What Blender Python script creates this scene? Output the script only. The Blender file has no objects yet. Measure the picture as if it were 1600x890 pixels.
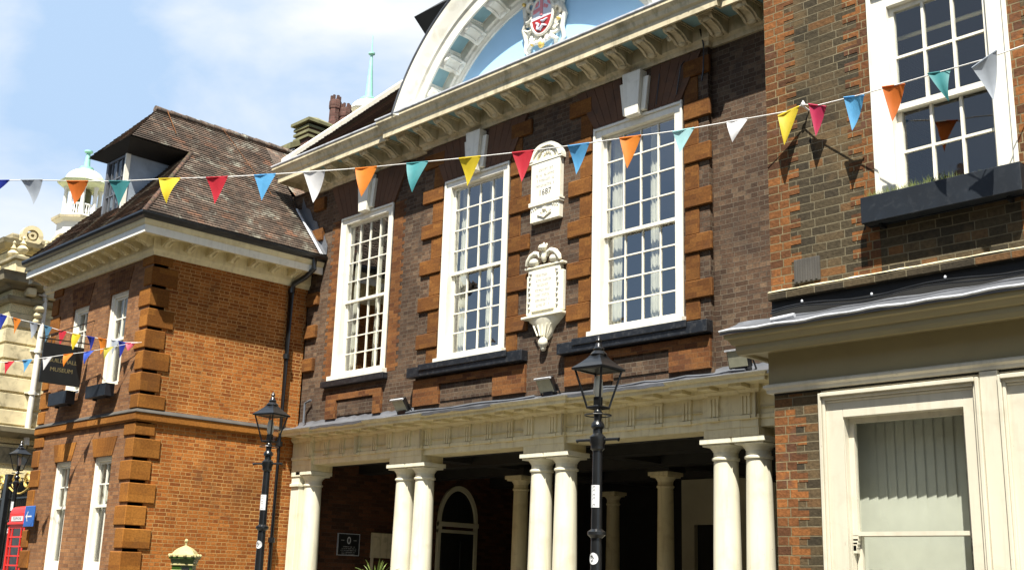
import bpy, bmesh, math, random
from mathutils import Vector, Matrix
random.seed(7)
R = math.radians
S = bpy.context.scene
COL = S.collection

# ------------------------------------------------------------------ camera, sky, sun, exposure
cam = bpy.data.objects.new('camera', bpy.data.cameras.new('camera'))
COL.objects.link(cam)
r_, u_, f_ = (0.69822, 0.715237, 0.030413), (0.158436, -0.195817, 0.967757), (-0.698131, 0.670889, 0.250042)
cam.matrix_world = Matrix(((r_[0], u_[0], -f_[0], 0), (r_[1], u_[1], -f_[1], 0), (r_[2], u_[2], -f_[2], 1.6), (0, 0, 0, 1)))
cam.data.lens = 40.29
cam.data.clip_end = 3000
S.camera = cam
S.render.resolution_x, S.render.resolution_y = 1024, 569
S.view_settings.view_transform = 'Standard'
S.view_settings.look = 'None'
S.view_settings.exposure = 1.18
S.view_settings.gamma = 1.0

SUN_AZ, SUN_EL = 33.0, 58.5      # azimuth measured from -Y towards +X
W = bpy.data.worlds.new('World'); S.world = W; W.use_nodes = True
nt = W.node_tree; nt.nodes.clear()
out = nt.nodes.new('ShaderNodeOutputWorld'); bg = nt.nodes.new('ShaderNodeBackground')
sky = nt.nodes.new('ShaderNodeTexSky'); sky.sky_type = 'NISHITA'; sky.sun_disc = False
sky.sun_elevation = R(SUN_EL); sky.sun_rotation = R(180 - SUN_AZ); sky.air_density = 1.0; sky.dust_density = 0.8
bg.inputs['Strength'].default_value = 0.053
tc = nt.nodes.new('ShaderNodeTexCoord')
mp = nt.nodes.new('ShaderNodeMapping'); mp.inputs['Scale'].default_value = (1, 1, 1.9); mp.inputs['Location'].default_value = (3.1, 1.7, 0.35)
n1 = nt.nodes.new('ShaderNodeTexNoise'); n1.inputs['Scale'].default_value = 3.1; n1.inputs['Detail'].default_value = 9; n1.inputs['Roughness'].default_value = 0.52; n1.inputs['Distortion'].default_value = 0.25
rp = nt.nodes.new('ShaderNodeValToRGB')
rp.color_ramp.elements[0].position = 0.40; rp.color_ramp.elements[0].color = (0.22,)*3 + (1,)
rp.color_ramp.elements[1].position = 0.62; rp.color_ramp.elements[1].color = (1,)*3 + (1,)
mx = nt.nodes.new('ShaderNodeMix'); mx.data_type = 'RGBA'
mx.inputs['B'].default_value = (8.6, 8.8, 9.0, 1)
nt.links.new(tc.outputs['Generated'], mp.inputs[0]); nt.links.new(mp.outputs[0], n1.inputs['Vector'])
# bright sunlit cloud bank fills the north-west of the sky; the rest is clearer
vd = nt.nodes.new('ShaderNodeVectorMath'); vd.operation = 'DOT_PRODUCT'; vd.inputs[1].default_value = (-0.66, 0.63, 0.41)
nt.links.new(tc.outputs['Generated'], vd.inputs[0])
mr = nt.nodes.new('ShaderNodeMapRange'); mr.interpolation_type = 'SMOOTHSTEP'; mr.inputs['From Min'].default_value = 0.45; mr.inputs['From Max'].default_value = 0.85; mr.inputs['To Min'].default_value = 0.27; mr.inputs['To Max'].default_value = 1.0
nt.links.new(vd.outputs['Value'], mr.inputs['Value'])
ml = nt.nodes.new('ShaderNodeMath'); ml.operation = 'MULTIPLY'
nt.links.new(n1.outputs['Fac'], rp.inputs[0]); nt.links.new(rp.outputs[0], ml.inputs[0]); nt.links.new(mr.outputs['Result'], ml.inputs[1]); nt.links.new(ml.outputs[0], mx.inputs['Factor'])
mb_ = nt.nodes.new('ShaderNodeMix'); mb_.data_type = 'RGBA'; mb_.inputs['B'].default_value = (3.1, 5.1, 7.9, 1)
nt.links.new(mr.outputs['Result'], mb_.inputs['Factor']); nt.links.new(sky.outputs[0], mb_.inputs['A'])
nt.links.new(mb_.outputs['Result'], mx.inputs['A']); nt.links.new(mx.outputs['Result'], bg.inputs[0]); nt.links.new(bg.outputs[0], out.inputs[0])

sl = bpy.data.lights.new('sun', 'SUN'); sl.energy = 5.0; sl.angle = R(0.53); sl.color = (1.0, 0.95, 0.86)
sun = bpy.data.objects.new('sun', sl); COL.objects.link(sun)
az, el = R(SUN_AZ), R(SUN_EL)
sd = Vector((-math.sin(az)*math.cos(el), math.cos(az)*math.cos(el), -math.sin(el)))
sun.rotation_euler = sd.to_track_quat('-Z', 'Y').to_euler()
sun.location = (8, -12, 25)

# ------------------------------------------------------------------ materials
def _nodes(name):
    m = bpy.data.materials.new(name); m.use_nodes = True
    return m, m.node_tree, m.node_tree.nodes['Principled BSDF']

def ramp(t, fac, stops):
    r = t.nodes.new('ShaderNodeValToRGB'); e = r.color_ramp.elements
    e[0].position, e[0].color = stops[0][0], tuple(stops[0][1]) + (1,)
    e[1].position, e[1].color = stops[-1][0], tuple(stops[-1][1]) + (1,)
    for p, c in stops[1:-1]:
        k = e.new(p); k.color = tuple(c) + (1,)
    t.links.new(fac, r.inputs[0]); return r.outputs[0]

def noise(t, scale, detail=5, vec=None, dist=0.0, rough=0.55):
    n = t.nodes.new('ShaderNodeTexNoise'); n.inputs['Scale'].default_value = scale; n.inputs['Detail'].default_value = detail
    n.inputs['Distortion'].default_value = dist; n.inputs['Roughness'].default_value = rough
    if vec is None:
        c = t.nodes.new('ShaderNodeTexCoord'); vec = c.outputs['Object']
    t.links.new(vec, n.inputs['Vector']); return n.outputs['Fac']

def mix(t, a, b, fac, mode='MIX'):
    x = t.nodes.new('ShaderNodeMix'); x.data_type = 'RGBA'; x.blend_type = mode
    for s, v in (('A', a), ('B', b)):
        if isinstance(v, tuple): x.inputs[s].default_value = v + (1,)
        else: t.links.new(v, x.inputs[s])
    if isinstance(fac, float): x.inputs['Factor'].default_value = fac
    else: t.links.new(fac, x.inputs['Factor'])
    return x.outputs['Result']

def bumpn(t, h, strength, dist, bs):
    b = t.nodes.new('ShaderNodeBump'); b.inputs['Strength'].default_value = strength; b.inputs['Distance'].default_value = dist
    t.links.new(h, b.inputs['Height']); t.links.new(b.outputs[0], bs.inputs['Normal'])

def plain(name, col, rough=0.5, var=0.18, scale=3.0, dirt=None, dirt_amt=0.5, metal=0.0, bump=0.15, spec=0.5, fine=60, streak=0.0):
    m, t, bs = _nodes(name)
    if max(col) < 0.6: col = tuple(c*0.80 for c in col)
    lo = tuple(c*(1-var) for c in col); hi = tuple(min(1, c*(1+var*0.6)) for c in col)
    c = ramp(t, noise(t, scale, 6), [(0.3, lo), (0.7, hi)])
    if dirt:
        f = ramp(t, noise(t, scale*2.7, 8, dist=0.6), [(0.52, (0, 0, 0)), (0.72, (dirt_amt,)*3)])
        c = mix(t, c, dirt, f)
    if streak:                                       # run-off streaks: noise stretched along the height
        co = t.nodes.new('ShaderNodeTexCoord'); sm = t.nodes.new('ShaderNodeMapping'); sm.inputs['Scale'].default_value = (13, 13, 0.9)
        t.links.new(co.outputs['Object'], sm.inputs[0])
        c = mix(t, c, dirt or tuple(x*0.5 for x in col), ramp(t, noise(t, 1.0, 6, sm.outputs[0], 0.3, 0.65), [(0.50, (0, 0, 0)), (0.72, (streak,)*3)]))
        c = mix(t, c, tuple(x*0.25 for x in col), ramp(t, noise(t, 19, 3), [(0.70, (0, 0, 0)), (0.76, (streak*0.8,)*3)]))
    t.links.new(c, bs.inputs['Base Color'])
    bs.inputs['Roughness'].default_value = rough; bs.inputs['Metallic'].default_value = metal
    bs.inputs['Specular IOR Level'].default_value = spec
    if bump: bumpn(t, noise(t, fine, 4), bump, 0.004, bs)
    return m

def brick(name, stops, mortar, w=0.225, h=0.075, squash=1.0, ms=0.006, big=None, bump=0.6, stain=None, patch=None, rough=0.9):
    m, t, bs = _nodes(name)
    k_ = 1.0 if 'ashlar' in name else 0.76
    stops = [(p, tuple(x*k_ for x in c)) for p, c in stops]; mortar = tuple(x*k_ for x in mortar)
    uv = t.nodes.new('ShaderNodeTexCoord').outputs['UV']
    # small wobble so the courses are not ruler straight
    wn = t.nodes.new('ShaderNodeTexNoise'); wn.inputs['Scale'].default_value = 2.2; wn.inputs['Detail'].default_value = 3
    t.links.new(uv, wn.inputs['Vector'])
    vm = t.nodes.new('ShaderNodeVectorMath'); vm.operation = 'MULTIPLY_ADD'
    vm.inputs[1].default_value = (0.02, 0.02, 0)
    t.links.new(wn.outputs['Color'], vm.inputs[0]); t.links.new(uv, vm.inputs[2])
    b = t.nodes.new('ShaderNodeTexBrick'); b.inputs['Scale'].default_value = 1
    b.inputs['Brick Width'].default_value = w; b.inputs['Row Height'].default_value = h
    b.inputs['Mortar Size'].default_value = ms; b.inputs['Mortar Smooth'].default_value = 0.25
    b.inputs['Color1'].default_value = (0, 0, 0, 1); b.inputs['Color2'].default_value = (1, 1, 1, 1); b.inputs['Mortar'].default_value = (0.5, 0.5, 0.5, 1)
    b.squash = squash; b.squash_frequency = 2; b.offset = 0.5 if squash == 1 else 0.25; b.offset_frequency = 2
    t.links.new(vm.outputs[0], b.inputs['Vector'])
    c = ramp(t, b.outputs['Color'], stops)
    f1 = noise(t, 28, 5, uv)
    c = mix(t, c, ramp(t, f1, [(0.3, (0.72,)*3), (0.7, (1.25,)*3)]), 1.0, 'MULTIPLY')
    if big: c = mix(t, c, ramp(t, noise(t, 0.55, 5, uv, 0.4), [(0.35, big[0]), (0.66, big[1])]), 1.0, 'MULTIPLY')
    if patch:
        c = mix(t, c, patch[0], ramp(t, noise(t, patch[1], 4, uv, 0.3), [(0.56, (0, 0, 0)), (0.64, (patch[2],)*3)]))
    mc = mix(t, mortar, tuple(x*0.55 for x in mortar), ramp(t, noise(t, 1.7, 6, uv), [(0.35, (0, 0, 0)), (0.65, (1, 1, 1))]))
    c = mix(t, c, mc, b.outputs['Fac'])
    if stain:
        c = mix(t, c, stain, ramp(t, noise(t, 1.3, 8, uv, 0.8), [(0.55, (0, 0, 0)), (0.75, (0.55,)*3)]))
    t.links.new(c, bs.inputs['Base Color']); bs.inputs['Roughness'].default_value = rough
    bs.inputs['Specular IOR Level'].default_value = 0.2
    inv = t.nodes.new('ShaderNodeMath'); inv.operation = 'SUBTRACT'; inv.inputs[0].default_value = 1
    t.links.new(b.outputs['Fac'], inv.inputs[1])
    ad = t.nodes.new('ShaderNodeMath'); ad.operation = 'ADD'; t.links.new(inv.outputs[0], ad.inputs[0]); t.links.new(f1, ad.inputs[1])
    bumpn(t, ad.outputs[0], bump, 0.008, bs)
    return m

def glassmat(name, refl=0.05, tint=(0.93, 0.96, 0.95)):
    m = bpy.data.materials.new(name); m.use_nodes = True; t = m.node_tree; t.nodes.clear()
    o = t.nodes.new('ShaderNodeOutputMaterial'); x = t.nodes.new('ShaderNodeMixShader')
    tr = t.nodes.new('ShaderNodeBsdfTransparent'); tr.inputs[0].default_value = tint + (1,)
    g = t.nodes.new('ShaderNodeBsdfGlossy'); g.inputs['Roughness'].default_value = 0.02
    geo = t.nodes.new('ShaderNodeNewGeometry'); dt = t.nodes.new('ShaderNodeVectorMath'); dt.operation = 'DOT_PRODUCT'
    t.links.new(geo.outputs['Normal'], dt.inputs[0]); t.links.new(geo.outputs['Incoming'], dt.inputs[1])
    ab = t.nodes.new('ShaderNodeMath'); ab.operation = 'ABSOLUTE'; t.links.new(dt.outputs['Value'], ab.inputs[0])
    su = t.nodes.new('ShaderNodeMath'); su.operation = 'SUBTRACT'; su.inputs[0].default_value = 1; t.links.new(ab.outputs[0], su.inputs[1])
    pw = t.nodes.new('ShaderNodeMath'); pw.operation = 'POWER'; pw.inputs[1].default_value = 5; t.links.new(su.outputs[0], pw.inputs[0]); fr = pw
    a = t.nodes.new('ShaderNodeMath'); a.operation = 'MULTIPLY_ADD'; a.inputs[1].default_value = 0.9; a.inputs[2].default_value = refl; a.use_clamp = True
    bp = t.nodes.new('ShaderNodeBump'); bp.inputs['Strength'].default_value = 0.12; bp.inputs['Distance'].default_value = 0.02
    t.links.new(noise(t, 3.0, 2), bp.inputs['Height']); t.links.new(bp.outputs[0], g.inputs['Normal'])
    t.links.new(fr.outputs[0], a.inputs[0]); t.links.new(a.outputs[0], x.inputs[0])
    t.links.new(tr.outputs[0], x.inputs[1]); t.links.new(g.outputs[0], x.inputs[2]); t.links.new(x.outputs[0], o.inputs[0])
    return m

def cloth(name, col):
    m, t, bs = _nodes(name)
    bs.inputs['Roughness'].default_value = 0.55
    c = ramp(t, noise(t, 9, 3), [(0.3, tuple(x*0.85 for x in col)), (0.7, col)])
    t.links.new(c, bs.inputs['Base Color'])
    tl = t.nodes.new('ShaderNodeBsdfTranslucent'); t.links.new(c, tl.inputs[0])
    mxs = t.nodes.new('ShaderNodeMixShader'); mxs.inputs[0].default_value = 0.35
    o = t.nodes['Material Output']
    t.links.new(bs.outputs[0], mxs.inputs[1]); t.links.new(tl.outputs[0], mxs.inputs[2]); t.links.new(mxs.outputs[0], o.inputs[0])
    return m

M = {}
M['brick_brown'] = brick('brown facade brick', [(0.0, (0.085, 0.052, 0.034)), (0.45, (0.114, 0.071, 0.047)), (0.8, (0.150, 0.095, 0.061)), (1.0, (0.19, 0.13, 0.085))], (0.20, 0.165, 0.12), ms=0.005, squash=0.5, big=((0.58, 0.60, 0.62), (1.28, 1.22, 1.12)), stain=(0.035, 0.031, 0.028))
M['brick_dress'] = brick('rubbed orange brick', [(0.0, (0.13, 0.050, 0.020)), (0.5, (0.21, 0.085, 0.028)), (1.0, (0.29, 0.125, 0.040))], (0.20, 0.12, 0.06), w=0.225, ms=0.003, big=((0.7, 0.7, 0.7), (1.15, 1.1, 1.05)), stain=(0.10, 0.045, 0.025), bump=0.3)
M['brick_block'] = brick('rubbed brick quoin block', [(0.0, (0.16, 0.064, 0.017)), (0.5, (0.205, 0.085, 0.021)), (1.0, (0.25, 0.11, 0.027))], (0.18, 0.08, 0.024), w=0.225, ms=0.0018, big=((0.65, 0.62, 0.62), (1.2, 1.15, 1.1)), stain=(0.085, 0.04, 0.022), bump=0.2)
M['brick_wing_side'] = brick('orange pointed brick', [(0.0, (0.29, 0.088, 0.020)), (0.5, (0.42, 0.142, 0.028)), (1.0, (0.52, 0.20, 0.048))], (0.66, 0.40, 0.15), w=0.225, h=0.07, squash=0.5, ms=0.0065, big=((0.66, 0.64, 0.62), (1.22, 1.16, 1.08)), stain=(0.16, 0.075, 0.03))
M['brick_quoin'] = brick('orange rubbed corner block', [(0.0, (0.26, 0.10, 0.018)), (0.5, (0.34, 0.138, 0.024)), (1.0, (0.41, 0.175, 0.032))], (0.30, 0.12, 0.025), w=0.9, h=0.42, ms=0.0018, big=((0.62, 0.58, 0.55), (1.2, 1.15, 1.1)), stain=(0.13, 0.06, 0.022), bump=0.2)
M['brick_wing_front'] = brick('brown pointed brick', [(0.0, (0.22, 0.105, 0.050)), (0.5, (0.31, 0.155, 0.070)), (1.0, (0.38, 0.195, 0.085))], (0.26, 0.18, 0.12), w=0.225, h=0.07, squash=0.5, ms=0.004, big=((0.8, 0.78, 0.78), (1.15, 1.1, 1.05)))
M['brick_shop'] = brick('dark stock brick', [(0.0, (0.045, 0.037, 0.026)), (0.5, (0.085, 0.066, 0.040)), (0.9, (0.12, 0.085, 0.048)), (1.0, (0.19, 0.09, 0.035))], (0.25, 0.21, 0.13), w=0.30, h=0.083, squash=0.5, ms=0.006, big=((0.75, 0.78, 0.72), (1.25, 1.2, 1.1)), patch=((0.17, 0.11, 0.05), 1.1, 0.5), stain=(0.035, 0.033, 0.024), bump=0.9)
M['brick_shop_red'] = brick('orange stock brick', [(0.0, (0.10, 0.048, 0.024)), (0.5, (0.20, 0.085, 0.030)), (1.0, (0.30, 0.125, 0.038))], (0.33, 0.26, 0.14), w=0.23, h=0.083, squash=0.5, ms=0.006, big=((0.7, 0.7, 0.7), (1.2, 1.1, 1.05)), patch=((0.10, 0.05, 0.03), 2.5, 0.8), bump=0.9)
M['stone'] = brick('pale ashlar stone', [(0.0, (0.66, 0.55, 0.29)), (1.0, (0.79, 0.69, 0.42))], (0.14, 0.11, 0.06), w=2.6, h=0.42, ms=0.018, big=((0.8, 0.78, 0.7), (1.1, 1.08, 1.0)), stain=(0.30, 0.25, 0.14), bump=0.8)
M['stone_dark'] = plain('weathered stone', (0.36, 0.31, 0.19), 0.9, 0.4, 1.5, (0.06, 0.06, 0.04), 0.8)
M['stone_mid'] = plain('stone dressing', (0.70, 0.60, 0.36), 0.9, 0.3, 1.8, (0.20, 0.17, 0.10), 0.7)
M['cream'] = plain('cream masonry paint', (0.76, 0.675, 0.42), 0.55, 0.10, 1.6, (0.46, 0.38, 0.21), 0.5, streak=0.5)
M['ccream'] = plain('column cream paint', (0.70, 0.67, 0.52), 0.5, 0.08, 1.2, (0.44, 0.39, 0.26), 0.35, streak=0.42)
M['cornice'] = plain('weathered cornice paint', (0.60, 0.525, 0.35), 0.65, 0.2, 1.2, (0.20, 0.18, 0.10), 0.8, streak=0.6)
M['arch_white'] = plain('pediment white paint', (0.76, 0.74, 0.64), 0.6, 0.10, 1.2, (0.42, 0.38, 0.26), 0.55)
M['white'] = plain('white gloss paint', (0.80, 0.77, 0.66), 0.35, 0.06, 2.0, (0.45, 0.42, 0.32), 0.35, streak=0.3)
M['shopwhite'] = plain('shopfront ivory paint', (0.60, 0.56, 0.445), 0.38, 0.07, 1.4, (0.36, 0.33, 0.24), 0.35, streak=0.35)
M['shopshade'] = plain('shop cornice paint with shade tint', (0.37, 0.31, 0.16), 0.5, 0.12, 1.4, (0.25, 0.20, 0.11), 0.5)  # shade and warm bounce below the lead are mixed into this colour
M['blue'] = plain('sky blue render', (0.36, 0.60, 0.82), 0.7, 0.05, 1.0)
M['soffit'] = plain('soffit blue-green paint', (0.26, 0.44, 0.48), 0.7, 0.12, 2.0)
M['soot'] = plain('sooty weathered lead', (0.085, 0.078, 0.066), 0.8, 0.35, 3)
M['black'] = plain('black gloss paint', (0.012, 0.013, 0.014), 0.28, 0.3, 6, spec=0.6)
M['sill'] = plain('black painted sill', (0.012, 0.015, 0.020), 0.45, 0.4, 6, (0.10, 0.10, 0.10), 0.35)
M['navybox'] = plain('navy planter paint', (0.008, 0.013, 0.020), 0.5, 0.3, 5, (0.05, 0.055, 0.06), 0.3)
M['lead'] = plain('grey lead', (0.17, 0.18, 0.20), 0.5, 0.3, 3.0, (0.10, 0.11, 0.12), 0.8, metal=0.2, fine=25, bump=0.5)
M['leadlight'] = plain('bright lead edge', (0.58, 0.60, 0.63), 0.45, 0.25, 4.0, (0.2, 0.2, 0.18), 0.6, metal=0.1, fine=25, bump=0.6)
M['cheek'] = plain('lead dormer cheek', (0.42, 0.49, 0.56), 0.5, 0.2, 2.5, (0.24, 0.27, 0.30), 0.5, metal=0.15)
M['dark'] = plain('dark timber and painted shade', (0.014, 0.014, 0.012), 0.7, 0.4, 4)  # also colours the sheets that stand in for shade
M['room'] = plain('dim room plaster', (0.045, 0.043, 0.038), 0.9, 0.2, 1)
M['gauged'] = plain('gauged brick with painted shade', (0.125, 0.058, 0.028), 0.85, 0.3, 2.0, (0.05, 0.03, 0.02), 0.6)  # rubbed brick darkened: the shadow under the main cornice is in the colour
M['undercroft'] = plain('undercroft plaster', (0.62, 0.58, 0.42), 0.85, 0.15, 1)
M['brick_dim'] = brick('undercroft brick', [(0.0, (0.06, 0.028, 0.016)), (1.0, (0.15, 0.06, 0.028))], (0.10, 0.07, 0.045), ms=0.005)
M['curtain'] = plain('cream curtain cloth', (0.72, 0.70, 0.60), 0.9, 0.15, 4)
M['blind'] = plain('grey-green blind fabric', (0.62, 0.62, 0.52), 0.85, 0.08, 5)
M['glass'] = glassmat('window glass', 0.13)
M['hallglass'] = glassmat('old crown glass', 0.30)
M['clearglass'] = glassmat('lantern glass', 0.05, (0.97, 0.98, 0.97))
M['verdigris'] = plain('verdigris copper', (0.30, 0.62, 0.50), 0.6, 0.15, 4)
M['cupwhite'] = plain('cupola white paint', (0.80, 0.79, 0.72), 0.5, 0.05, 3)
M['domegreen'] = plain('pale green dome paint', (0.66, 0.74, 0.50), 0.6, 0.10, 2.5)
M['chimney'] = brick('chimney brick', [(0.0, (0.10, 0.05, 0.04)), (1.0, (0.20, 0.10, 0.08))], (0.2, 0.15, 0.12))
M['olive'] = plain('lichened coping', (0.24, 0.23, 0.11), 0.9, 0.35, 3, (0.08, 0.08, 0.05), 0.6)
M['red'] = plain('telephone box red paint', (0.62, 0.028, 0.022), 0.3, 0.08, 3)
M['green'] = plain('dark green gloss paint', (0.035, 0.085, 0.012), 0.3, 0.15, 5)
M['capcream'] = plain('faded postbox cap paint', (0.56, 0.50, 0.24), 0.55, 0.2, 9, (0.3, 0.26, 0.12), 0.6)
M['gold'] = plain('gilding', (0.70, 0.50, 0.14), 0.4, 0.15, 10, metal=0.3)
M['goldtext'] = plain('dull gold lettering', (0.22, 0.18, 0.08), 0.5, 0.1, 10)
M['signblack'] = plain('black sign board', (0.010, 0.013, 0.014), 0.4, 0.3, 6)
M['signblue'] = plain('blue sign enamel', (0.03, 0.13, 0.45), 0.35, 0.05, 6)
M['yellow'] = plain('fluorescent yellow sheet', (0.70, 0.75, 0.04), 0.5, 0.05, 6)
M['paper'] = plain('white sticker paper', (0.60, 0.61, 0.61), 0.6, 0.05, 20)
M['ink'] = plain('faded ink', (0.10, 0.10, 0.11), 0.7, 0.1, 20)
M['tabletink'] = plain('worn grey lettering', (0.52, 0.52, 0.50), 0.7, 0.1, 20)
M['tablet'] = plain('tablet stone paint', (0.80, 0.77, 0.64), 0.6, 0.05, 4, (0.62, 0.56, 0.36), 0.35)
M['tabletcream'] = plain('tablet cream paint', (0.74, 0.71, 0.57), 0.6, 0.08, 6, (0.5, 0.44, 0.28), 0.35)
M['crimson'] = plain('heraldic red', (0.42, 0.03, 0.03), 0.45, 0.1, 8)
M['pink'] = plain('heraldic rose', (0.66, 0.22, 0.24), 0.45, 0.1, 8)
M['silver'] = plain('heraldic silver', (0.62, 0.66, 0.74), 0.45, 0.1, 8)
M['leaf'] = plain('leaf green', (0.17, 0.24, 0.04), 0.6, 0.4, 12)
M['grass'] = plain('dry grass', (0.16, 0.20, 0.04), 0.8, 0.45, 15)
M['floodface'] = plain('floodlight face', (0.30, 0.30, 0.22), 0.35, 0.15, 10)
M['cord'] = plain('white cord', (0.70, 0.69, 0.66), 0.8, 0.1, 10)
M['asphalt'] = plain('asphalt', (0.06, 0.06, 0.058), 0.9, 0.25, 8)
M['paving'] = brick('york stone paving', [(0.0, (0.15, 0.14, 0.11)), (1.0, (0.24, 0.22, 0.18))], (0.12, 0.11, 0.09), w=0.9, h=0.6, ms=0.008, bump=0.3)

def tilemat(name, stops, lichen, amt):
    m, t, bs = _nodes(name)
    uv = t.nodes.new('ShaderNodeTexCoord').outputs['UV']
    b = t.nodes.new('ShaderNodeTexBrick'); b.inputs['Scale'].default_value = 1
    b.inputs['Brick Width'].default_value = 0.165; b.inputs['Row Height'].default_value = 0.1; b.inputs['Mortar Size'].default_value = 0.006
    b.inputs['Color1'].default_value = (0, 0, 0, 1); b.inputs['Color2'].default_value = (1, 1, 1, 1)
    t.links.new(uv, b.inputs['Vector'])
    c = ramp(t, b.outputs['Color'], [(p, tuple(x*0.8 for x in q)) for p, q in stops])
    c = mix(t, c, ramp(t, noise(t, 1.2, 5, uv), [(0.35, (0.6,)*3), (0.65, (1.35, 1.25, 1.2))]), 1.0, 'MULTIPLY')
    c = mix(t, c, lichen, ramp(t, noise(t, 2.2, 9, uv, 0.6, 0.7), [(0.54, (0, 0, 0)), (0.66, (amt,)*3)]))
    c = mix(t, c, (0.02, 0.018, 0.015), b.outputs['Fac'])
    t.links.new(c, bs.inputs['Base Color']); bs.inputs['Roughness'].default_value = 0.85; bs.inputs['Specular IOR Level'].default_value = 0.25
    bumpn(t, noise(t, 30, 4, uv), 0.4, 0.01, bs)
    return m
M['tiles'] = tilemat('clay roof tiles', [(0, (0.10, 0.078, 0.062)), (0.5, (0.16, 0.125, 0.098)), (0.9, (0.21, 0.145, 0.105)), (1, (0.30, 0.16, 0.10))], (0.42, 0.41, 0.33), 0.8)
M['tiles_dark'] = tilemat('dark roof tiles', [(0, (0.05, 0.035, 0.028)), (1, (0.13, 0.075, 0.05))], (0.10, 0.11, 0.04), 0.6)

FLAG = {'navy': (0.02, 0.04, 0.36), 'grey': (0.42, 0.47, 0.53), 'brick orange': (0.60, 0.15, 0.02), 'dark teal': (0.05, 0.24, 0.25), 'yellow': (0.75, 0.58, 0.03),
        'red': (0.62, 0.03, 0.05), 'sky blue': (0.12, 0.42, 0.75), 'white': (0.80, 0.80, 0.80), 'orange': (0.78, 0.24, 0.02), 'teal': (0.06, 0.30, 0.32),
        'pale turquoise': (0.45, 0.78, 0.80), 'crimson': (0.55, 0.03, 0.10), 'steel blue': (0.10, 0.26, 0.40), 'royal blue': (0.04, 0.10, 0.52), 'olive yellow': (0.48, 0.42, 0.05), 'pink': (0.80, 0.14, 0.22)}
for k, v in FLAG.items(): M['flag ' + k] = cloth(k + ' bunting cloth', v)

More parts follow.
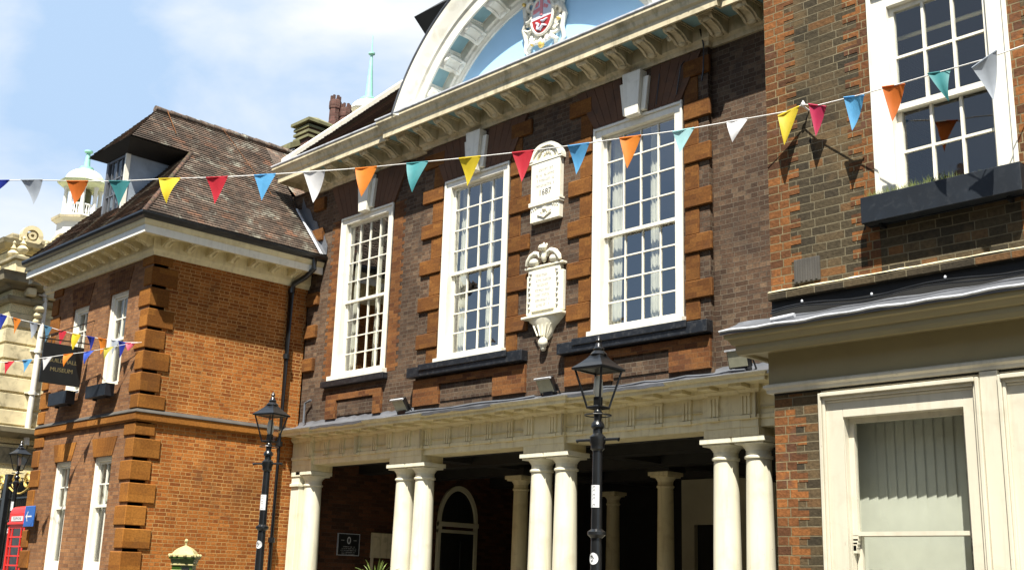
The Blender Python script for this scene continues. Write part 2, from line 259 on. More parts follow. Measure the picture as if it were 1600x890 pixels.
# ------------------------------------------------------------------ mesh building
ident = lambda p: p
class MB:
    def __init__(s, tf=None): s.v = []; s.f = []; s.tf = tf or ident
    def add(s, vs, fs):
        n = len(s.v); s.v += [tuple(s.tf(p)) for p in vs]; s.f += [tuple(i + n for i in f) for f in fs]; return s
    def box(s, x0, x1, y0, y1, z0, z1):
        return s.add([(x0, y0, z0), (x1, y0, z0), (x1, y1, z0), (x0, y1, z0), (x0, y0, z1), (x1, y0, z1), (x1, y1, z1), (x0, y1, z1)],
                     [(3, 2, 1, 0), (4, 5, 6, 7), (0, 1, 5, 4), (1, 2, 6, 5), (2, 3, 7, 6), (3, 0, 4, 7)])
    def quad(s, *p): return s.add(list(p), [tuple(range(len(p)))])
    def prism(s, pts, fn0, fn1):
        n = len(pts)
        return s.add([fn0(*p) for p in pts] + [fn1(*p) for p in pts],
                     [tuple(range(n))[::-1], tuple(range(n, 2*n))] + [(i, (i+1) % n, (i+1) % n + n, i + n) for i in range(n)])
    def lathe(s, prof, c=(0, 0), seg=24, rot=0, cap=True):
        vs = []; fs = []
        for r, z in prof:
            for k in range(seg):
                a = rot + 2*math.pi*k/seg; vs.append((c[0] + r*math.cos(a), c[1] + r*math.sin(a), z))
        for i in range(len(prof)-1):
            for k in range(seg):
                k2 = (k+1) % seg; fs.append((i*seg+k, i*seg+k2, (i+1)*seg+k2, (i+1)*seg+k))
        if cap: fs.append(tuple(range(seg))[::-1]); fs.append(tuple((len(prof)-1)*seg + k for k in range(seg)))
        return s.add(vs, fs)
    def tube(s, path, r, seg=8):
        P = [Vector(p) for p in path]; vs = []; fs = []
        for i, p in enumerate(P):
            d = (P[min(i+1, len(P)-1)] - P[max(i-1, 0)]).normalized()
            a = d.cross(Vector((0, 0, 1)));  a = a.normalized() if a.length > 1e-3 else Vector((1, 0, 0))
            b = a.cross(d).normalized(); rr = r[i] if isinstance(r, (list, tuple)) else r
            for k in range(seg):
                t = 2*math.pi*k/seg; vs.append(tuple(p + a*math.cos(t)*rr + b*math.sin(t)*rr))
        for i in range(len(P)-1):
            for k in range(seg):
                k2 = (k+1) % seg; fs.append((i*seg+k, (i+1)*seg+k, (i+1)*seg+k2, i*seg+k2))
        fs.append(tuple(range(seg))); fs.append(tuple((len(P)-1)*seg + k for k in range(seg))[::-1])
        return s.add(vs, fs)
    def ell(s, c, r, nu=12, nv=8):
        prof = [(math.sin(math.pi*i/nv), -math.cos(math.pi*i/nv)) for i in range(1, nv)]
        vs = [(c[0], c[1], c[2]-r[2])]
        for a, b in prof:
            for k in range(nu):
                t = 2*math.pi*k/nu; vs.append((c[0]+r[0]*a*math.cos(t), c[1]+r[1]*a*math.sin(t), c[2]+r[2]*b))
        vs.append((c[0], c[1], c[2]+r[2])); fs = []
        for k in range(nu):
            fs.append((0, 1+(k+1) % nu, 1+k)); e = 1+(nv-2)*nu; fs.append((len(vs)-1, e+k, e+(k+1) % nu))
        for i in range(nv-2):
            for k in range(nu):
                k2 = (k+1) % nu; fs.append((1+i*nu+k, 1+i*nu+k2, 1+(i+1)*nu+k2, 1+(i+1)*nu+k))
        return s.add(vs, fs)
    def sweep(s, prof, path):
        """prof = [(outward, z)] closed polygon; path = plan points, outward on the right-hand side; mitred."""
        n = len(prof); vs = []; fs = []; P = [Vector(p) for p in path]
        for i, p in enumerate(P):
            ns = []
            if i > 0: d = (P[i]-P[i-1]).normalized(); ns.append(Vector((d.y, -d.x)))
            if i < len(P)-1: d = (P[i+1]-P[i]).normalized(); ns.append(Vector((d.y, -d.x)))
            m = ns[0] if len(ns) == 1 else (ns[0]+ns[1])/(1+ns[0].dot(ns[1]))
            for o, z in prof: vs.append((p.x+m.x*o, p.y+m.y*o, z))
        for i in range(len(P)-1):
            for k in range(n):
                k2 = (k+1) % n; fs.append((i*n+k, (i+1)*n+k, (i+1)*n+k2, i*n+k2))
        fs.append(tuple(range(n))); fs.append(tuple((len(P)-1)*n + k for k in range(n))[::-1])
        return s.add(vs, fs)
    def wall(s, ax, pos, u0, u1, z0, z1, holes, depth, sgn):
        """wall face on plane ax=pos with rectangular holes and reveals running `depth` inwards (sgn = inward direction)."""
        us = sorted({u0, u1} | {h[0] for h in holes} | {h[1] for h in holes}); zs = sorted({z0, z1} | {h[2] for h in holes} | {h[3] for h in holes})
        us = [u for u in us if u0 <= u <= u1]; zs = [z for z in zs if z0 <= z <= z1]
        pt = (lambda u, z, d=0: (u, pos+sgn*d, z)) if ax == 'y' else (lambda u, z, d=0: (pos+sgn*d, u, z))
        for i in range(len(us)-1):
            for j in range(len(zs)-1):
                a, b, c, d = us[i], us[i+1], zs[j], zs[j+1]; mu, mz = (a+b)/2, (c+d)/2
                if any(h[0] < mu < h[1] and h[2] < mz < h[3] for h in holes): continue
                s.quad(pt(a, c), pt(b, c), pt(b, d), pt(a, d)); s.quad(pt(a, c, depth), pt(a, d, depth), pt(b, d, depth), pt(b, c, depth))
        for a, b, c, d in holes:
            s.quad(pt(a, c), pt(a, d), pt(a, d, depth), pt(a, c, depth)); s.quad(pt(b, c), pt(b, c, depth), pt(b, d, depth), pt(b, d))
            s.quad(pt(a, d), pt(b, d), pt(b, d, depth), pt(a, d, depth)); s.quad(pt(a, c), pt(a, c, depth), pt(b, c, depth), pt(b, c))
        s.quad(pt(u0, z0), pt(u0, z1), pt(u0, z1, depth), pt(u0, z0, depth)); s.quad(pt(u1, z0), pt(u1, z0, depth), pt(u1, z1, depth), pt(u1, z1))
        s.quad(pt(u0, z1), pt(u1, z1), pt(u1, z1, depth), pt(u0, z1, depth)); s.quad(pt(u0, z0), pt(u0, z0, depth), pt(u1, z0, depth), pt(u1, z0))
        return s

def mesh_of(name, mb, bevel=0.0, smooth=None, merge=False):
    me = bpy.data.meshes.new(name); me.from_pydata(mb.v, [], mb.f)
    bm = bmesh.new(); bm.from_mesh(me)
    if merge or bevel or smooth: bmesh.ops.remove_doubles(bm, verts=bm.verts, dist=0.0003)
    bmesh.ops.recalc_face_normals(bm, faces=bm.faces)
    if bevel:
        es = [e for e in bm.edges if len(e.link_faces) == 2 and e.calc_face_angle(0) > 0.5]
        bmesh.ops.bevel(bm, geom=es, offset=bevel, segments=1, affect='EDGES', clamp_overlap=True)
    uvl = bm.loops.layers.uv.new('UVMap')
    for f in bm.faces:
        n = f.normal; ax = max(range(3), key=lambda i: abs(n[i]))
        for l in f.loops:
            c = l.vert.co; l[uvl].uv = ((c.y, c.z), (c.x, c.z), (c.x, c.y))[ax]
        f.smooth = smooth is not None
    bm.to_mesh(me); bm.free()
    if smooth: me.set_sharp_from_angle(angle=R(smooth))
    return me

def world_of(p):
    v = Vector((0, 0, 0))
    while p: v += p.location; p = p.parent
    return v

def part(name, mb, mat, parent=None, bevel=0.0, smooth=None, label=None, stuff=False, merge=False):
    me = mesh_of(name, mb, bevel, smooth, merge) if isinstance(mb, MB) else mb
    me.materials.append(M[mat] if isinstance(mat, str) else mat)
    o = bpy.data.objects.new(name, me); COL.objects.link(o)
    if parent: o.parent = parent; o.location = -world_of(parent)
    if label: o['label'] = label
    if stuff: o['kind'] = 'stuff'
    return o

def thing(name, label, cat, loc=(0, 0, 0), group=None):
    o = bpy.data.objects.new(name, None); COL.objects.link(o); o.location = loc; o.empty_display_size = 0.2
    o['label'] = label; o['category'] = cat
    if group: o['group'] = group
    return o

def tag(o, label, cat, group=None):
    o['label'] = label; o['category'] = cat
    if group: o['group'] = group
    return o

def struct(name, mb, mat, **k):
    o = part(name, mb, mat, **k); o['kind'] = 'structure'; return o

def tree_copy(o, parent=None):
    c = o.copy(); COL.objects.link(c)
    c.parent = parent
    for ch in list(o.children): tree_copy(ch, c)
    return c

def text_mb(body, size, tf, extrude=0.002, align='CENTER', spacing=1.0):
    """lettering as mesh; tf maps local (x right, y up, depth) to the world"""
    cu = bpy.data.curves.new('lettering', 'FONT'); cu.body = body; cu.size = size; cu.extrude = extrude; cu.align_x = align; cu.align_y = 'CENTER'
    cu.space_character = spacing; cu.resolution_u = 2
    ob = bpy.data.objects.new('lettering', cu); COL.objects.link(ob)
    dg = bpy.context.evaluated_depsgraph_get(); dg.update()
    me = bpy.data.meshes.new_from_object(ob.evaluated_get(dg))
    mb = MB(tf); mb.add([tuple(v.co) for v in me.vertices], [tuple(p.vertices) for p in me.polygons])
    bpy.data.objects.remove(ob); bpy.data.curves.remove(cu); bpy.data.meshes.remove(me)
    return mb

# bunting: (x, y, z of the flag top, colour, drop, lean, width)
FLAGS_LONG = [(-15.075, 5.034, 6.51, 'navy', 0.166, -0.055, 0.393), (-14.527, 5.259, 6.451, 'grey', 0.336, 0.05, 0.38), (-13.801, 5.557, 6.344, 'brick orange', 0.301, -0.018, 0.364), (-13.158, 5.822, 6.265, 'dark teal', 0.324, 0.023, 0.349), (-12.434, 6.12, 6.209, 'yellow', 0.333, 0.024, 0.334), (-11.775, 6.391, 6.144, 'red', 0.33, -0.01, 0.32), (-11.137, 6.653, 6.096, 'sky blue', 0.316, -0.014, 0.307), (-10.509, 6.911, 6.056, 'white', 0.369, 0.002, 0.294), (-9.876, 7.172, 6.021, 'orange', 0.343, -0.033, 0.281), (-9.277, 7.418, 6.003, 'teal', 0.351, -0.028, 0.27), (-8.687, 7.66, 5.985, 'yellow', 0.316, -0.029, 0.259), (-8.115, 7.896, 5.973, 'red', 0.329, -0.01, 0.248), (-7.539, 8.133, 5.973, 'sky blue', 0.312, -0.033, 0.238), (-7.023, 8.345, 5.984, 'orange', 0.334, -0.035, 0.229), (-6.514, 8.554, 5.987, 'pale turquoise', 0.242, -0.044, 0.22), (-6.017, 8.759, 6.015, 'white', 0.233, -0.046, 0.212), (-5.559, 8.947, 6.04, 'yellow', 0.341, -0.05, 0.205)]
FLAGS_RIGHT = [(-5.252, 8.953, 6.013, 'crimson', 0.298, -0.032, 0.18), (-4.811, 8.837, 5.936, 'sky blue', 0.314, -0.042, 0.196), (-4.368, 8.72, 5.868, 'brick orange', 0.322, -0.036, 0.208), (-3.899, 8.597, 5.806, 'dark teal', 0.299, 0.081, 0.19), (-3.47, 8.484, 5.744, 'grey', 0.355, 0.035, 0.203)]
FLAGS_UP = [(-25.002, 8.854, 6.815, 'navy', 0.345, -0.063, 0.332), (-24.433, 8.951, 6.667, 'orange', 0.339, -0.06, 0.322), (-23.786, 9.062, 6.514, 'grey', 0.333, -0.055, 0.312), (-23.252, 9.154, 6.375, 'steel blue', 0.327, -0.052, 0.303), (-22.708, 9.247, 6.224, 'red', 0.322, -0.049, 0.294), (-22.208, 9.333, 6.107, 'yellow', 0.317, -0.046, 0.286), (-21.724, 9.416, 6.006, 'navy', 0.312, -0.043, 0.279), (-21.338, 9.482, 5.929, 'orange', 0.308, -0.041, 0.273), (-20.92, 9.554, 5.85, 'grey', 0.304, -0.038, 0.267), (-20.693, 9.593, 5.802, 'navy', 0.302, -0.037, 0.263)]
FLAGS_LOW = [(-22.631, 8.261, 5.432, 'red', 0.253, -0.056, 0.219), (-22.288, 8.467, 5.463, 'sky blue', 0.252, -0.054, 0.217), (-21.912, 8.693, 5.505, 'white', 0.251, -0.053, 0.215), (-21.516, 8.93, 5.558, 'orange', 0.25, -0.051, 0.213), (-21.135, 9.159, 5.599, 'royal blue', 0.249, -0.049, 0.21), (-20.772, 9.377, 5.665, 'olive yellow', 0.248, -0.047, 0.209), (-20.378, 9.613, 5.741, 'pink', 0.149, -0.033, 0.206)]

# ================================================================== GROUND
def gz(x, y):
    return max(0.0, min(1.0, (-x-20.5)/5.0))*0.38
xs = [-600, -120, -60, -40, -30, -27, -25.5, -24, -22.5, -21, -20.5, -15, -8, 0, 10, 40, 120, 600]; ys = [-600, -100, -30, -12, -5, 0, 6, 10, 14, 20, 40, 120, 600]
g = MB()
g.add([(x, y, gz(x, y)-0.12) for x in xs for y in ys], [(i*len(ys)+j, (i+1)*len(ys)+j, (i+1)*len(ys)+j+1, i*len(ys)+j+1) for i in range(len(xs)-1) for j in range(len(ys)-1)])
struct('ground', g, 'asphalt')
p = MB(); xs2 = [-29, -27, -25.5, -24, -22.5, -21, -20.5, -8, 8]
for i in range(len(xs2)-1):
    a, b = xs2[i], xs2[i+1]
    p.add([(a, 5.2, gz(a, 0)-0.13), (b, 5.2, gz(b, 0)-0.13), (b, 5.2, gz(b, 0)), (a, 5.2, gz(a, 0)), (b, 21, gz(b, 0)), (a, 21, gz(a, 0))], [(0, 1, 2, 3), (3, 2, 4, 5)])
struct('pavement', p, 'paving')
k = MB(); k.box(-20.5, 8, 5.05, 5.2, -0.13, 0.004); struct('kerb', k, 'stone_mid', bevel=0.01)

# ================================================================== shared builders
def sash_window(parent, ax, pos, sgn, u0, u1, z0, z1, cols, rt, rb, zmid, fw=0.14, proud=0.02, recess=0.12, bar=0.022, mat='white', curtains=(), paint_depth=0.22, label=None, rail=0.055, top_w=None):
    """box-frame sliding sash window on plane ax=pos. sgn = direction into the building."""
    tf = (lambda q: (q[0], pos+sgn*q[1], q[2])) if ax == 'y' else (lambda q: (pos+sgn*q[1], q[0], q[2]))
    f = MB(tf); tw = top_w or fw
    f.box(u0, u0+fw, -proud, paint_depth, z0, z1); f.box(u1-fw, u1, -proud, paint_depth, z0, z1)
    f.box(u0+fw, u1-fw, -proud, paint_depth, z1-tw, z1); f.box(u0+fw, u1-fw, -proud-0.02, paint_depth, z0, z0+0.07)
    f.box(u0-0.02, u1+0.02, -proud-0.025, -proud+0.004, z1-0.035, z1+0.02)      # raised edge bead round the frame
    f.box(u0-0.02, u0+0.02, -proud-0.025, -proud+0.004, z0, z1-0.035); f.box(u1-0.02, u1+0.02, -proud-0.025, -proud+0.004, z0, z1-0.035)
    w = part('window', f, mat, parent, bevel=0.004, label=label)
    a, b = u0+fw, u1-fw
    def sash(name, c, d, y0, rows):
        s = MB(tf); st = 0.045
        s.box(a, a+st, y0, y0+0.045, c, d); s.box(b-st, b, y0, y0+0.045, c, d)
        s.box(a+st, b-st, y0, y0+0.045, c, c+rail); s.box(a+st, b-st, y0, y0+0.045, d-rail*0.8, d)
        wi = (b-a-2*st)
        for i in range(1, cols):
            x = a+st+wi*i/cols; s.box(x-bar/2, x+bar/2, y0+0.004, y0+0.04, c+rail, d-rail*0.8)
        for j in range(1, rows):
            z = c+rail+(d-c-1.8*rail)*j/rows; s.box(a+st, b-st, y0+0.008, y0+0.036, z-bar/2, z+bar/2)
        part(name, s, mat, w)
        gl = MB(tf); rg = random.Random(int(a*100+c*37)); cz0, cz1 = c+rail-0.01, d-rail*0.8+0.01
        for i in range(cols):
            for j in range(rows):
                xa, xb = a+st+wi*i/cols, a+st+wi*(i+1)/cols; za, zb = cz0+(cz1-cz0)*j/rows, cz0+(cz1-cz0)*(j+1)/rows
                t1, t2 = rg.uniform(-0.003, 0.003), rg.uniform(-0.003, 0.003); gl.quad((xa, y0+0.025-t1-t2, za), (xb, y0+0.025+t1-t2, za), (xb, y0+0.025+t1+t2, zb), (xa, y0+0.025-t1+t2, zb))
        part('pane', gl, 'hallglass' if parent.name.startswith('guildhall') else 'glass', w)
    sash('upper_sash', zmid-0.02, z1-tw, recess-0.05, rt)
    sash('lower_sash', z0+0.07, zmid+0.03, recess, rb)
    for (c0, c1) in curtains:
        cm = MB(tf); n = 22; x0, x1 = a+(b-a)*c0, a+(b-a)*c1
        P = [(x0+(x1-x0)*i/n, recess+0.16+0.016*math.sin(i*1.9)+0.012*math.sin(i*0.8)) for i in range(n+1)]
        vs = [(x+0.008*math.sin(3*z+x), y, z) for z in (z0+0.03, (z0+z1)/2-0.3, (z0+z1)/2+0.5, z1-0.02) for x, y in P]
        cm.add(vs, [(j*(n+1)+i, j*(n+1)+i+1, (j+1)*(n+1)+i+1, (j+1)*(n+1)+i) for j in range(3) for i in range(n)])
        part('curtain', cm, 'curtain', w, smooth=60)
    return w

def modillion(tf, w=0.25, L=0.44, o0=0.12, H=0.26):
    """scrolled cornice bracket in local (along, outward, down) coordinates"""
    m = MB(tf)
    prof = [(o0, 0), (o0+L, 0), (o0+L, H*0.28), (o0+L*0.97, H*0.42), (o0+L*0.88, H*0.56), (o0+L*0.72, H*0.58), (o0+L*0.55, H*0.66), (o0+L*0.38, H*0.80), (o0+L*0.3, H*0.95), (o0+L*0.18, H), (o0, H*1.02)]
    m.prism(prof, lambda o, h: (-w/2, o, h), lambda o, h: (w/2, o, h))
    m.box(-w*0.66, w*0.66, o0, o0+L*1.08, -0.002, H*0.13); m.box(-w*0.58, w*0.58, o0, o0+L*1.04, H*0.125, H*0.22)
    for s_ in (-0.3, 0.3): m.tube([(w*s_, o0+L*f, H*g+0.012) for f, g in ((0.92, 0.52), (0.74, 0.60), (0.55, 0.67), (0.38, 0.82), (0.28, 0.97))], 0.018, 6)
    m.ell((0, o0+L*0.9, H*0.42), (w*0.34, 0.045, H*0.24), 8, 6)
    m.ell((0, o0+L*0.16, H*0.95), (w*0.36, L*0.14, H*0.22), 8, 6)
    return m

def roof_courses(mb, e0, e1, t0, t1, step=0.1, lift=0.022, overhang=0.0):
    """stepped tile courses between eave line e0-e1 and top line t0-t1 (3D points)"""
    e0, e1, t0, t1 = map(Vector, (e0, e1, t0, t1))
    L = max((t0-e0).length, (t1-e1).length); 
    nrm = (e1-e0).cross(((t0+t1)-(e0+e1))/2)
    if nrm.length < 1e-6: nrm = Vector((0, 0, 1))
    nrm.normalize(); nrm = nrm if nrm.z > 0 else -nrm
    n = max(1, int(round(L/step)))
    for i in range(n):
        a, b = i/n, (i+1)/n
        A, B = e0.lerp(t0, a), e1.lerp(t1, a); C, D = e1.lerp(t1, b), e0.lerp(t0, b)
        seg = max(1, int((B-A).length/0.5)); up = [lift+random.uniform(-0.004, 0.006) for _ in range(seg+1)]
        for s_ in range(seg):
            p0, p1 = A.lerp(B, s_/seg), A.lerp(B, (s_+1)/seg); q1, q0 = D.lerp(C, (s_+1)/seg), D.lerp(C, s_/seg)
            mb.add([tuple(p0+nrm*up[s_]), tuple(p1+nrm*up[s_+1]), tuple(q1), tuple(q0), tuple(p0-nrm*0.004), tuple(p1-nrm*0.004)], [(0, 1, 2, 3), (4, 5, 1, 0)])

def slope_uv(o, e0, e1):
    """uv in metres along the eave and up the slope"""
    a = (Vector(e1)-Vector(e0)).normalized(); me = o.data; uv = me.uv_layers[0]
    for p in me.polygons:
        n = Vector(p.normal); up = n.cross(a); up = up.normalized() if up.length > 0.05 else Vector((0, 0, 1))
        if up.z < 0: up = -up
        for li in p.loop_indices:
            v = me.vertices[me.loops[li].vertex_index].co - Vector(e0)
            uv.data[li].uv = (v.dot(a), v.dot(up))

# ================================================================== GUILDHALL
G = thing('guildhall', 'brown brick town hall with cream portico, tall sash windows and a curved blue pediment', 'building', (-12.9, 13.3, 0))
BX0, BX1, YF, YB = -16.22, -9.58, 13.3, 13.2       # centre bay, wing plane, bay plane
w1 = (-18.97, -17.28, 5.46, 8.80); w2 = (-15.57, -13.88, 5.42, 8.80); w3 = (-11.85, -10.07, 5.42, 8.84)
wm = MB()
wm.wall('y', YF, -20.05, BX0, 4.55, 9.75, [w1], 0.36, 1)
wm.wall('y', YF, -21.3, -20.05, 8.0, 9.75, [], 0.36, 1)
wm.wall('y', YB, BX0, BX1, 4.55, 9.75, [w2, w3], 0.46, 1)
wm.wall('y', YF, BX1, -5.9, 4.55, 9.75, [], 0.36, 1)
part('wall', wm, 'brick_brown', G)
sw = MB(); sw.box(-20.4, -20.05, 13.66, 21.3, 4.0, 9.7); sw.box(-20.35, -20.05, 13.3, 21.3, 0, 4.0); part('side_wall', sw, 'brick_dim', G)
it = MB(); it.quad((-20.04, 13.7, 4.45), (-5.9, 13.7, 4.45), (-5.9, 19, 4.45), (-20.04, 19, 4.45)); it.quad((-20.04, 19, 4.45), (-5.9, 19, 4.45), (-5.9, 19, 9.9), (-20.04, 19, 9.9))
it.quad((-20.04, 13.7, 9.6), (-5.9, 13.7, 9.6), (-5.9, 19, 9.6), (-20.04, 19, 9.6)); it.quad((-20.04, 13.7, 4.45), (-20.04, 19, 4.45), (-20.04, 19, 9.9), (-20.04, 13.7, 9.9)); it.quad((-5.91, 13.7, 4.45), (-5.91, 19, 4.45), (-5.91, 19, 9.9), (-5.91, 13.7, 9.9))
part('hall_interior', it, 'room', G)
cur = ((0.0, 0.15), (0.53, 0.66))
for (w, y) in ((w1, YF), (w2, YB), (w3, YB)):
    sash_window(G, 'y', y, 1, w[0], w[1], w[2], w[3], 4, 4, 4, 7.0, curtains=cur)

# stone-white keystones, flat arches of rubbed brick
def keystone(x, y, z0, z1, wide=1.0):
    m = MB()
    def tap(xa, xb, xc, xd, za, zb, o): m.prism([(xa, za), (xb, za), (xd, zb), (xc, zb)], lambda a, b: (a, y-o, b), lambda a, b: (a, y+0.02, b))
    tap(x-0.13, x+0.13, x-0.19, x+0.19, z0, z1, 0.17); 
    m.prism([(x-0.23, z0+0.06), (x-0.135, z0+0.06), (x-0.195, z1-0.12), (x-0.30, z1-0.12)], lambda a, b: (a, y-0.10, b), lambda a, b: (a, y+0.02, b))
    m.prism([(x+0.135, z0+0.06), (x+0.23, z0+0.06), (x+0.30, z1-0.12), (x+0.195, z1-0.12)], lambda a, b: (a, y-0.10, b), lambda a, b: (a, y+0.02, b))
    part('keystone', m, 'white', G, bevel=0.006)
for (w, y) in ((w1, YF), (w2, YB), (w3, YB)):
    xc = (w[0]+w[1])/2
    for s_ in (-1, 1):
        a = MB(); n = 5
        for i in range(n):
            b0, b1 = 0.24+(0.89-0.24)*i/n, 0.24+(0.89-0.24)*(i+1)/n-0.008
            t0, t1 = 0.32+(1.30-0.32)*i/n, 0.32+(1.30-0.32)*(i+1)/n-0.008
            a.prism([(xc+s_*b0, w[3]+0.005), (xc+s_*b1, w[3]+0.005), (xc+s_*t1, 9.58), (xc+s_*t0, 9.58)], lambda p, q: (p, y-0.045, q), lambda p, q: (p, y+0.01, q))
        part('flat_arch', a, 'gauged', G)
    keystone(xc, y, w[3]-0.02, 9.56)

# banded quoin strips
def quoin_strip(x0, x1, y, zb=5.36, inner=1, seed=0, top=9.6):
    """wide blocks with a narrow orange band between; inner=+1 when the window is on the right side"""
    for k in range(6):
        z0 = 5.67+0.703*k; z1 = z0+0.275
        if z0 > top-0.1: break
        b = MB(); b.box(x0, x1, y-0.05, y+0.01, z0, min(z1, top)); part('quoin_block', b, 'brick_block', G, bevel=0.012)
    for k in range(7):
        z0 = 5.67+0.703*(k-1)+0.275+0.012; z1 = 5.67+0.703*k-0.012; z0 = max(z0, zb)
        if z0 > top-0.2: break
        z1 = min(z1, top); h = (x1-x0)*0.52
        a = (x0, x0+h) if inner < 0 else (x1-h, x1)
        b = MB(); b.box(a[0], a[1], y-0.02, y+0.01, z0, z1); part('quoin_band', b, 'brick_block', G, bevel=0.006)
quoin_strip(-16.22, -15.63, YB, inner=1); quoin_strip(-13.83, -13.32, YB, inner=-1)
quoin_strip(-12.42, -11.91, YB, inner=1); quoin_strip(-10.02, -9.53, YB, inner=-1)
for k in range(6):
    z0 = 5.67+0.703*k; b = MB(); b.box(-20.02, -19.64, YF-0.075, YF+0.01, z0, min(z0+0.275, 9.6)); part('quoin_block', b, 'brick_block', G, bevel=0.012)

# toothed orange brick either side of the left window
def toothed(parent, x0, side, y, z0, z1, ch, wa, wb, mat, name='brick_dressing', proud=0.004):
    m = MB(); z = z0; i = 0
    while z < z1-0.01:
        w = wa if i % 2 else wb; a, b = (x0, x0+w) if side > 0 else (x0-w, x0)
        m.box(a, b, y-proud, y+0.01, z, min(z+ch, z1)); z += ch; i += 1
    part(name, m, mat, parent)
toothed(G, -19.0, -1, YF, 5.4, 8.8, 0.075, 0.34, 0.26, 'brick_dress'); toothed(G, -17.25, 1, YF, 5.4, 8.8, 0.075, 0.36, 0.28, 'brick_dress')

# black sills and the brick aprons below them
def sill(x0, x1, y, z0, z1, o=0.16):
    m = MB(); m.box(x0, x1, y-o, y, z0, z1); m.box(x0+0.35, x1-0.35, y-o-0.03, y-o+0.01, z0+0.10, z1+0.03) if x1-x0 > 2.5 else None
    return part('window_sill', m, 'sill', G, bevel=0.008)
sill(-12.50, -9.55, YB, 5.13, 5.31); sill(-16.30, -13.30, YB, 5.14, 5.32); sill(-19.22, -17.18, YF, 5.26, 5.38, 0.13)
for q in ((-11.9, -10.02, YB, 5.33, 5.43), (-15.62, -13.83, YB, 5.34, 5.43), (-19.03, -17.22, YF, 5.38, 5.47)):
    m = MB(); m.box(q[0], q[1], q[2]-0.12, q[2]+0.05, q[3], q[4]); part('sill_board', m, 'white', G, bevel=0.004)
for (a, b, c, d, y) in ((-12.42, -9.58, -11.43, -10.32, YB), (-16.22, -13.32, -15.5, -14.1, YB), (-19.1, -17.3, -18.75, -17.55, YF)):
    m = MB()
    for (p0, p1, q0, q1) in ((a, c, 4.62, 5.10), (d, b, 4.62, 5.10), (c, d, 4.98, 5.10)):
        m.box(p0, p1, y-0.05, y+0.01, q0, q1)
    part('brick_apron', m, 'brick_dress', G, bevel=0.004)
    m = MB(); m.box(c+0.02, d-0.02, y-0.02, y+0.01, 4.66, 4.94); part('apron_panel', m, 'brick_brown', G, bevel=0.004)

# main cornice with brackets
def corn(o, z): return (o, z)
prof = [(-0.02, 9.60), (0.05, 9.60), (0.07, 9.66), (0.12, 9.70), (0.12, 9.94), (0.58, 9.94), (0.58, 9.84), (0.62, 9.84), (0.62, 9.97), (0.66, 10.0), (0.68, 10.07), (0.73, 10.13), (0.73, 10.18), (-0.02, 10.24)]
path = [(-20.05, 15.5), (-20.05, YF), (BX0, YF), (BX0, YB), (BX1, YB), (BX1, YF), (-5.92, YF)]
cm = MB(); cm.sweep(prof, path); part('cornice', cm, 'cornice', G)
lf = MB(); lf.sweep([(0.0, 10.262), (0.74, 10.184), (0.75, 10.20), (0.75, 10.225), (0.0, 10.30)], path); part('lead_capping', lf, 'leadlight', G)
xsb = [-20.3+0.0]; x = -12.9+0.3
mods = [-12.9+0.6*k+0.0 for k in range(-12, 12)]
for i, x in enumerate(mods):
    if x < -20.0 or x > -6.0: continue
    y = YB if BX0-0.1 < x < BX1+0.1 else YF
    part('cornice_bracket', modillion(lambda q, x=x, y=y: (x+q[0], y-q[1], 9.94-q[2])), 'cornice', G, smooth=40)
for k in range(3):
    part('cornice_bracket', modillion(lambda q, k=k: (-20.05-q[1], 13.3+0.1+0.6*k+q[0], 9.94-q[2])), 'cornice', G, smooth=40)
for i in range(len(mods)-1):
    xa, xb = mods[i]+0.14, mods[i+1]-0.14
    if xa < -20 or xb > -6: continue
    y = YB if BX0-0.1 < (xa+xb)/2 < BX1+0.1 else YF
    m = MB(); m.box(xa, xb, y-0.55, y-0.15, 9.925, 9.936); part('soffit_panel', m, 'soffit', G)

m = MB(); m.tube([(-9.62, 13.06, 9.86), (-9.60, 13.12, 9.62), (-9.60, 13.11, 9.2), (-9.62, 13.10, 9.02)], 0.013, 6); part('cable', m, 'black', G)
m = MB(); m.tube([(-9.95, 13.10, 9.45), (-10.02, 13.10, 9.38), (-10.12, 13.12, 8.95)], 0.011, 6); part('cable', m, 'black', G)
m = MB(); m.tube([(-10.45, 13.12, 9.4), (-10.52, 13.12, 8.9)], 0.008, 5); part('cable', m, 'black', G)
# curved pediment
XC, ZC = -12.9, 8.8
def arc(mb, prof, a0, a1, n):
    vs = []; k = len(prof)
    for i in range(n+1):
        a = R(a0+(a1-a0)*i/n)
        for r, o in prof: vs.append((XC-r*math.cos(a), YB-o, ZC+r*math.sin(a)))
    fs = [(i*k+j, i*k+(j+1) % k, (i+1)*k+(j+1) % k, (i+1)*k+j) for i in range(n) for j in range(k)]
    fs += [tuple(range(k))[::-1], tuple(n*k+j for j in range(k))]
    mb.add(vs, fs); return mb
pr = [(2.88, -0.02), (2.88, 0.18), (2.93, 0.19), (2.95, 0.21), (3.01, 0.22), (3.04, 0.25), (3.22, 0.25), (3.22, 0.58), (3.14, 0.58), (3.14, 0.62), (3.33, 0.62), (3.37, 0.655), (3.46, 0.66), (3.60, 0.73), (3.72, 0.74), (3.76, 0.745), (3.76, -0.02)]
m = arc(MB(), pr, 21.5, 158.5, 72); pa = part('pediment_arch', m, 'arch_white', G, smooth=35)
m = arc(MB(), [(3.762, -0.3), (3.762, 0.75), (3.79, 0.77), (3.81, 0.76), (3.81, -0.3)], 21.5, 158.5, 72); part('arch_flashing', m, 'lead', pa, smooth=40)
angs = [90+13.1*(k+0.5) for k in range(-5, 5)]
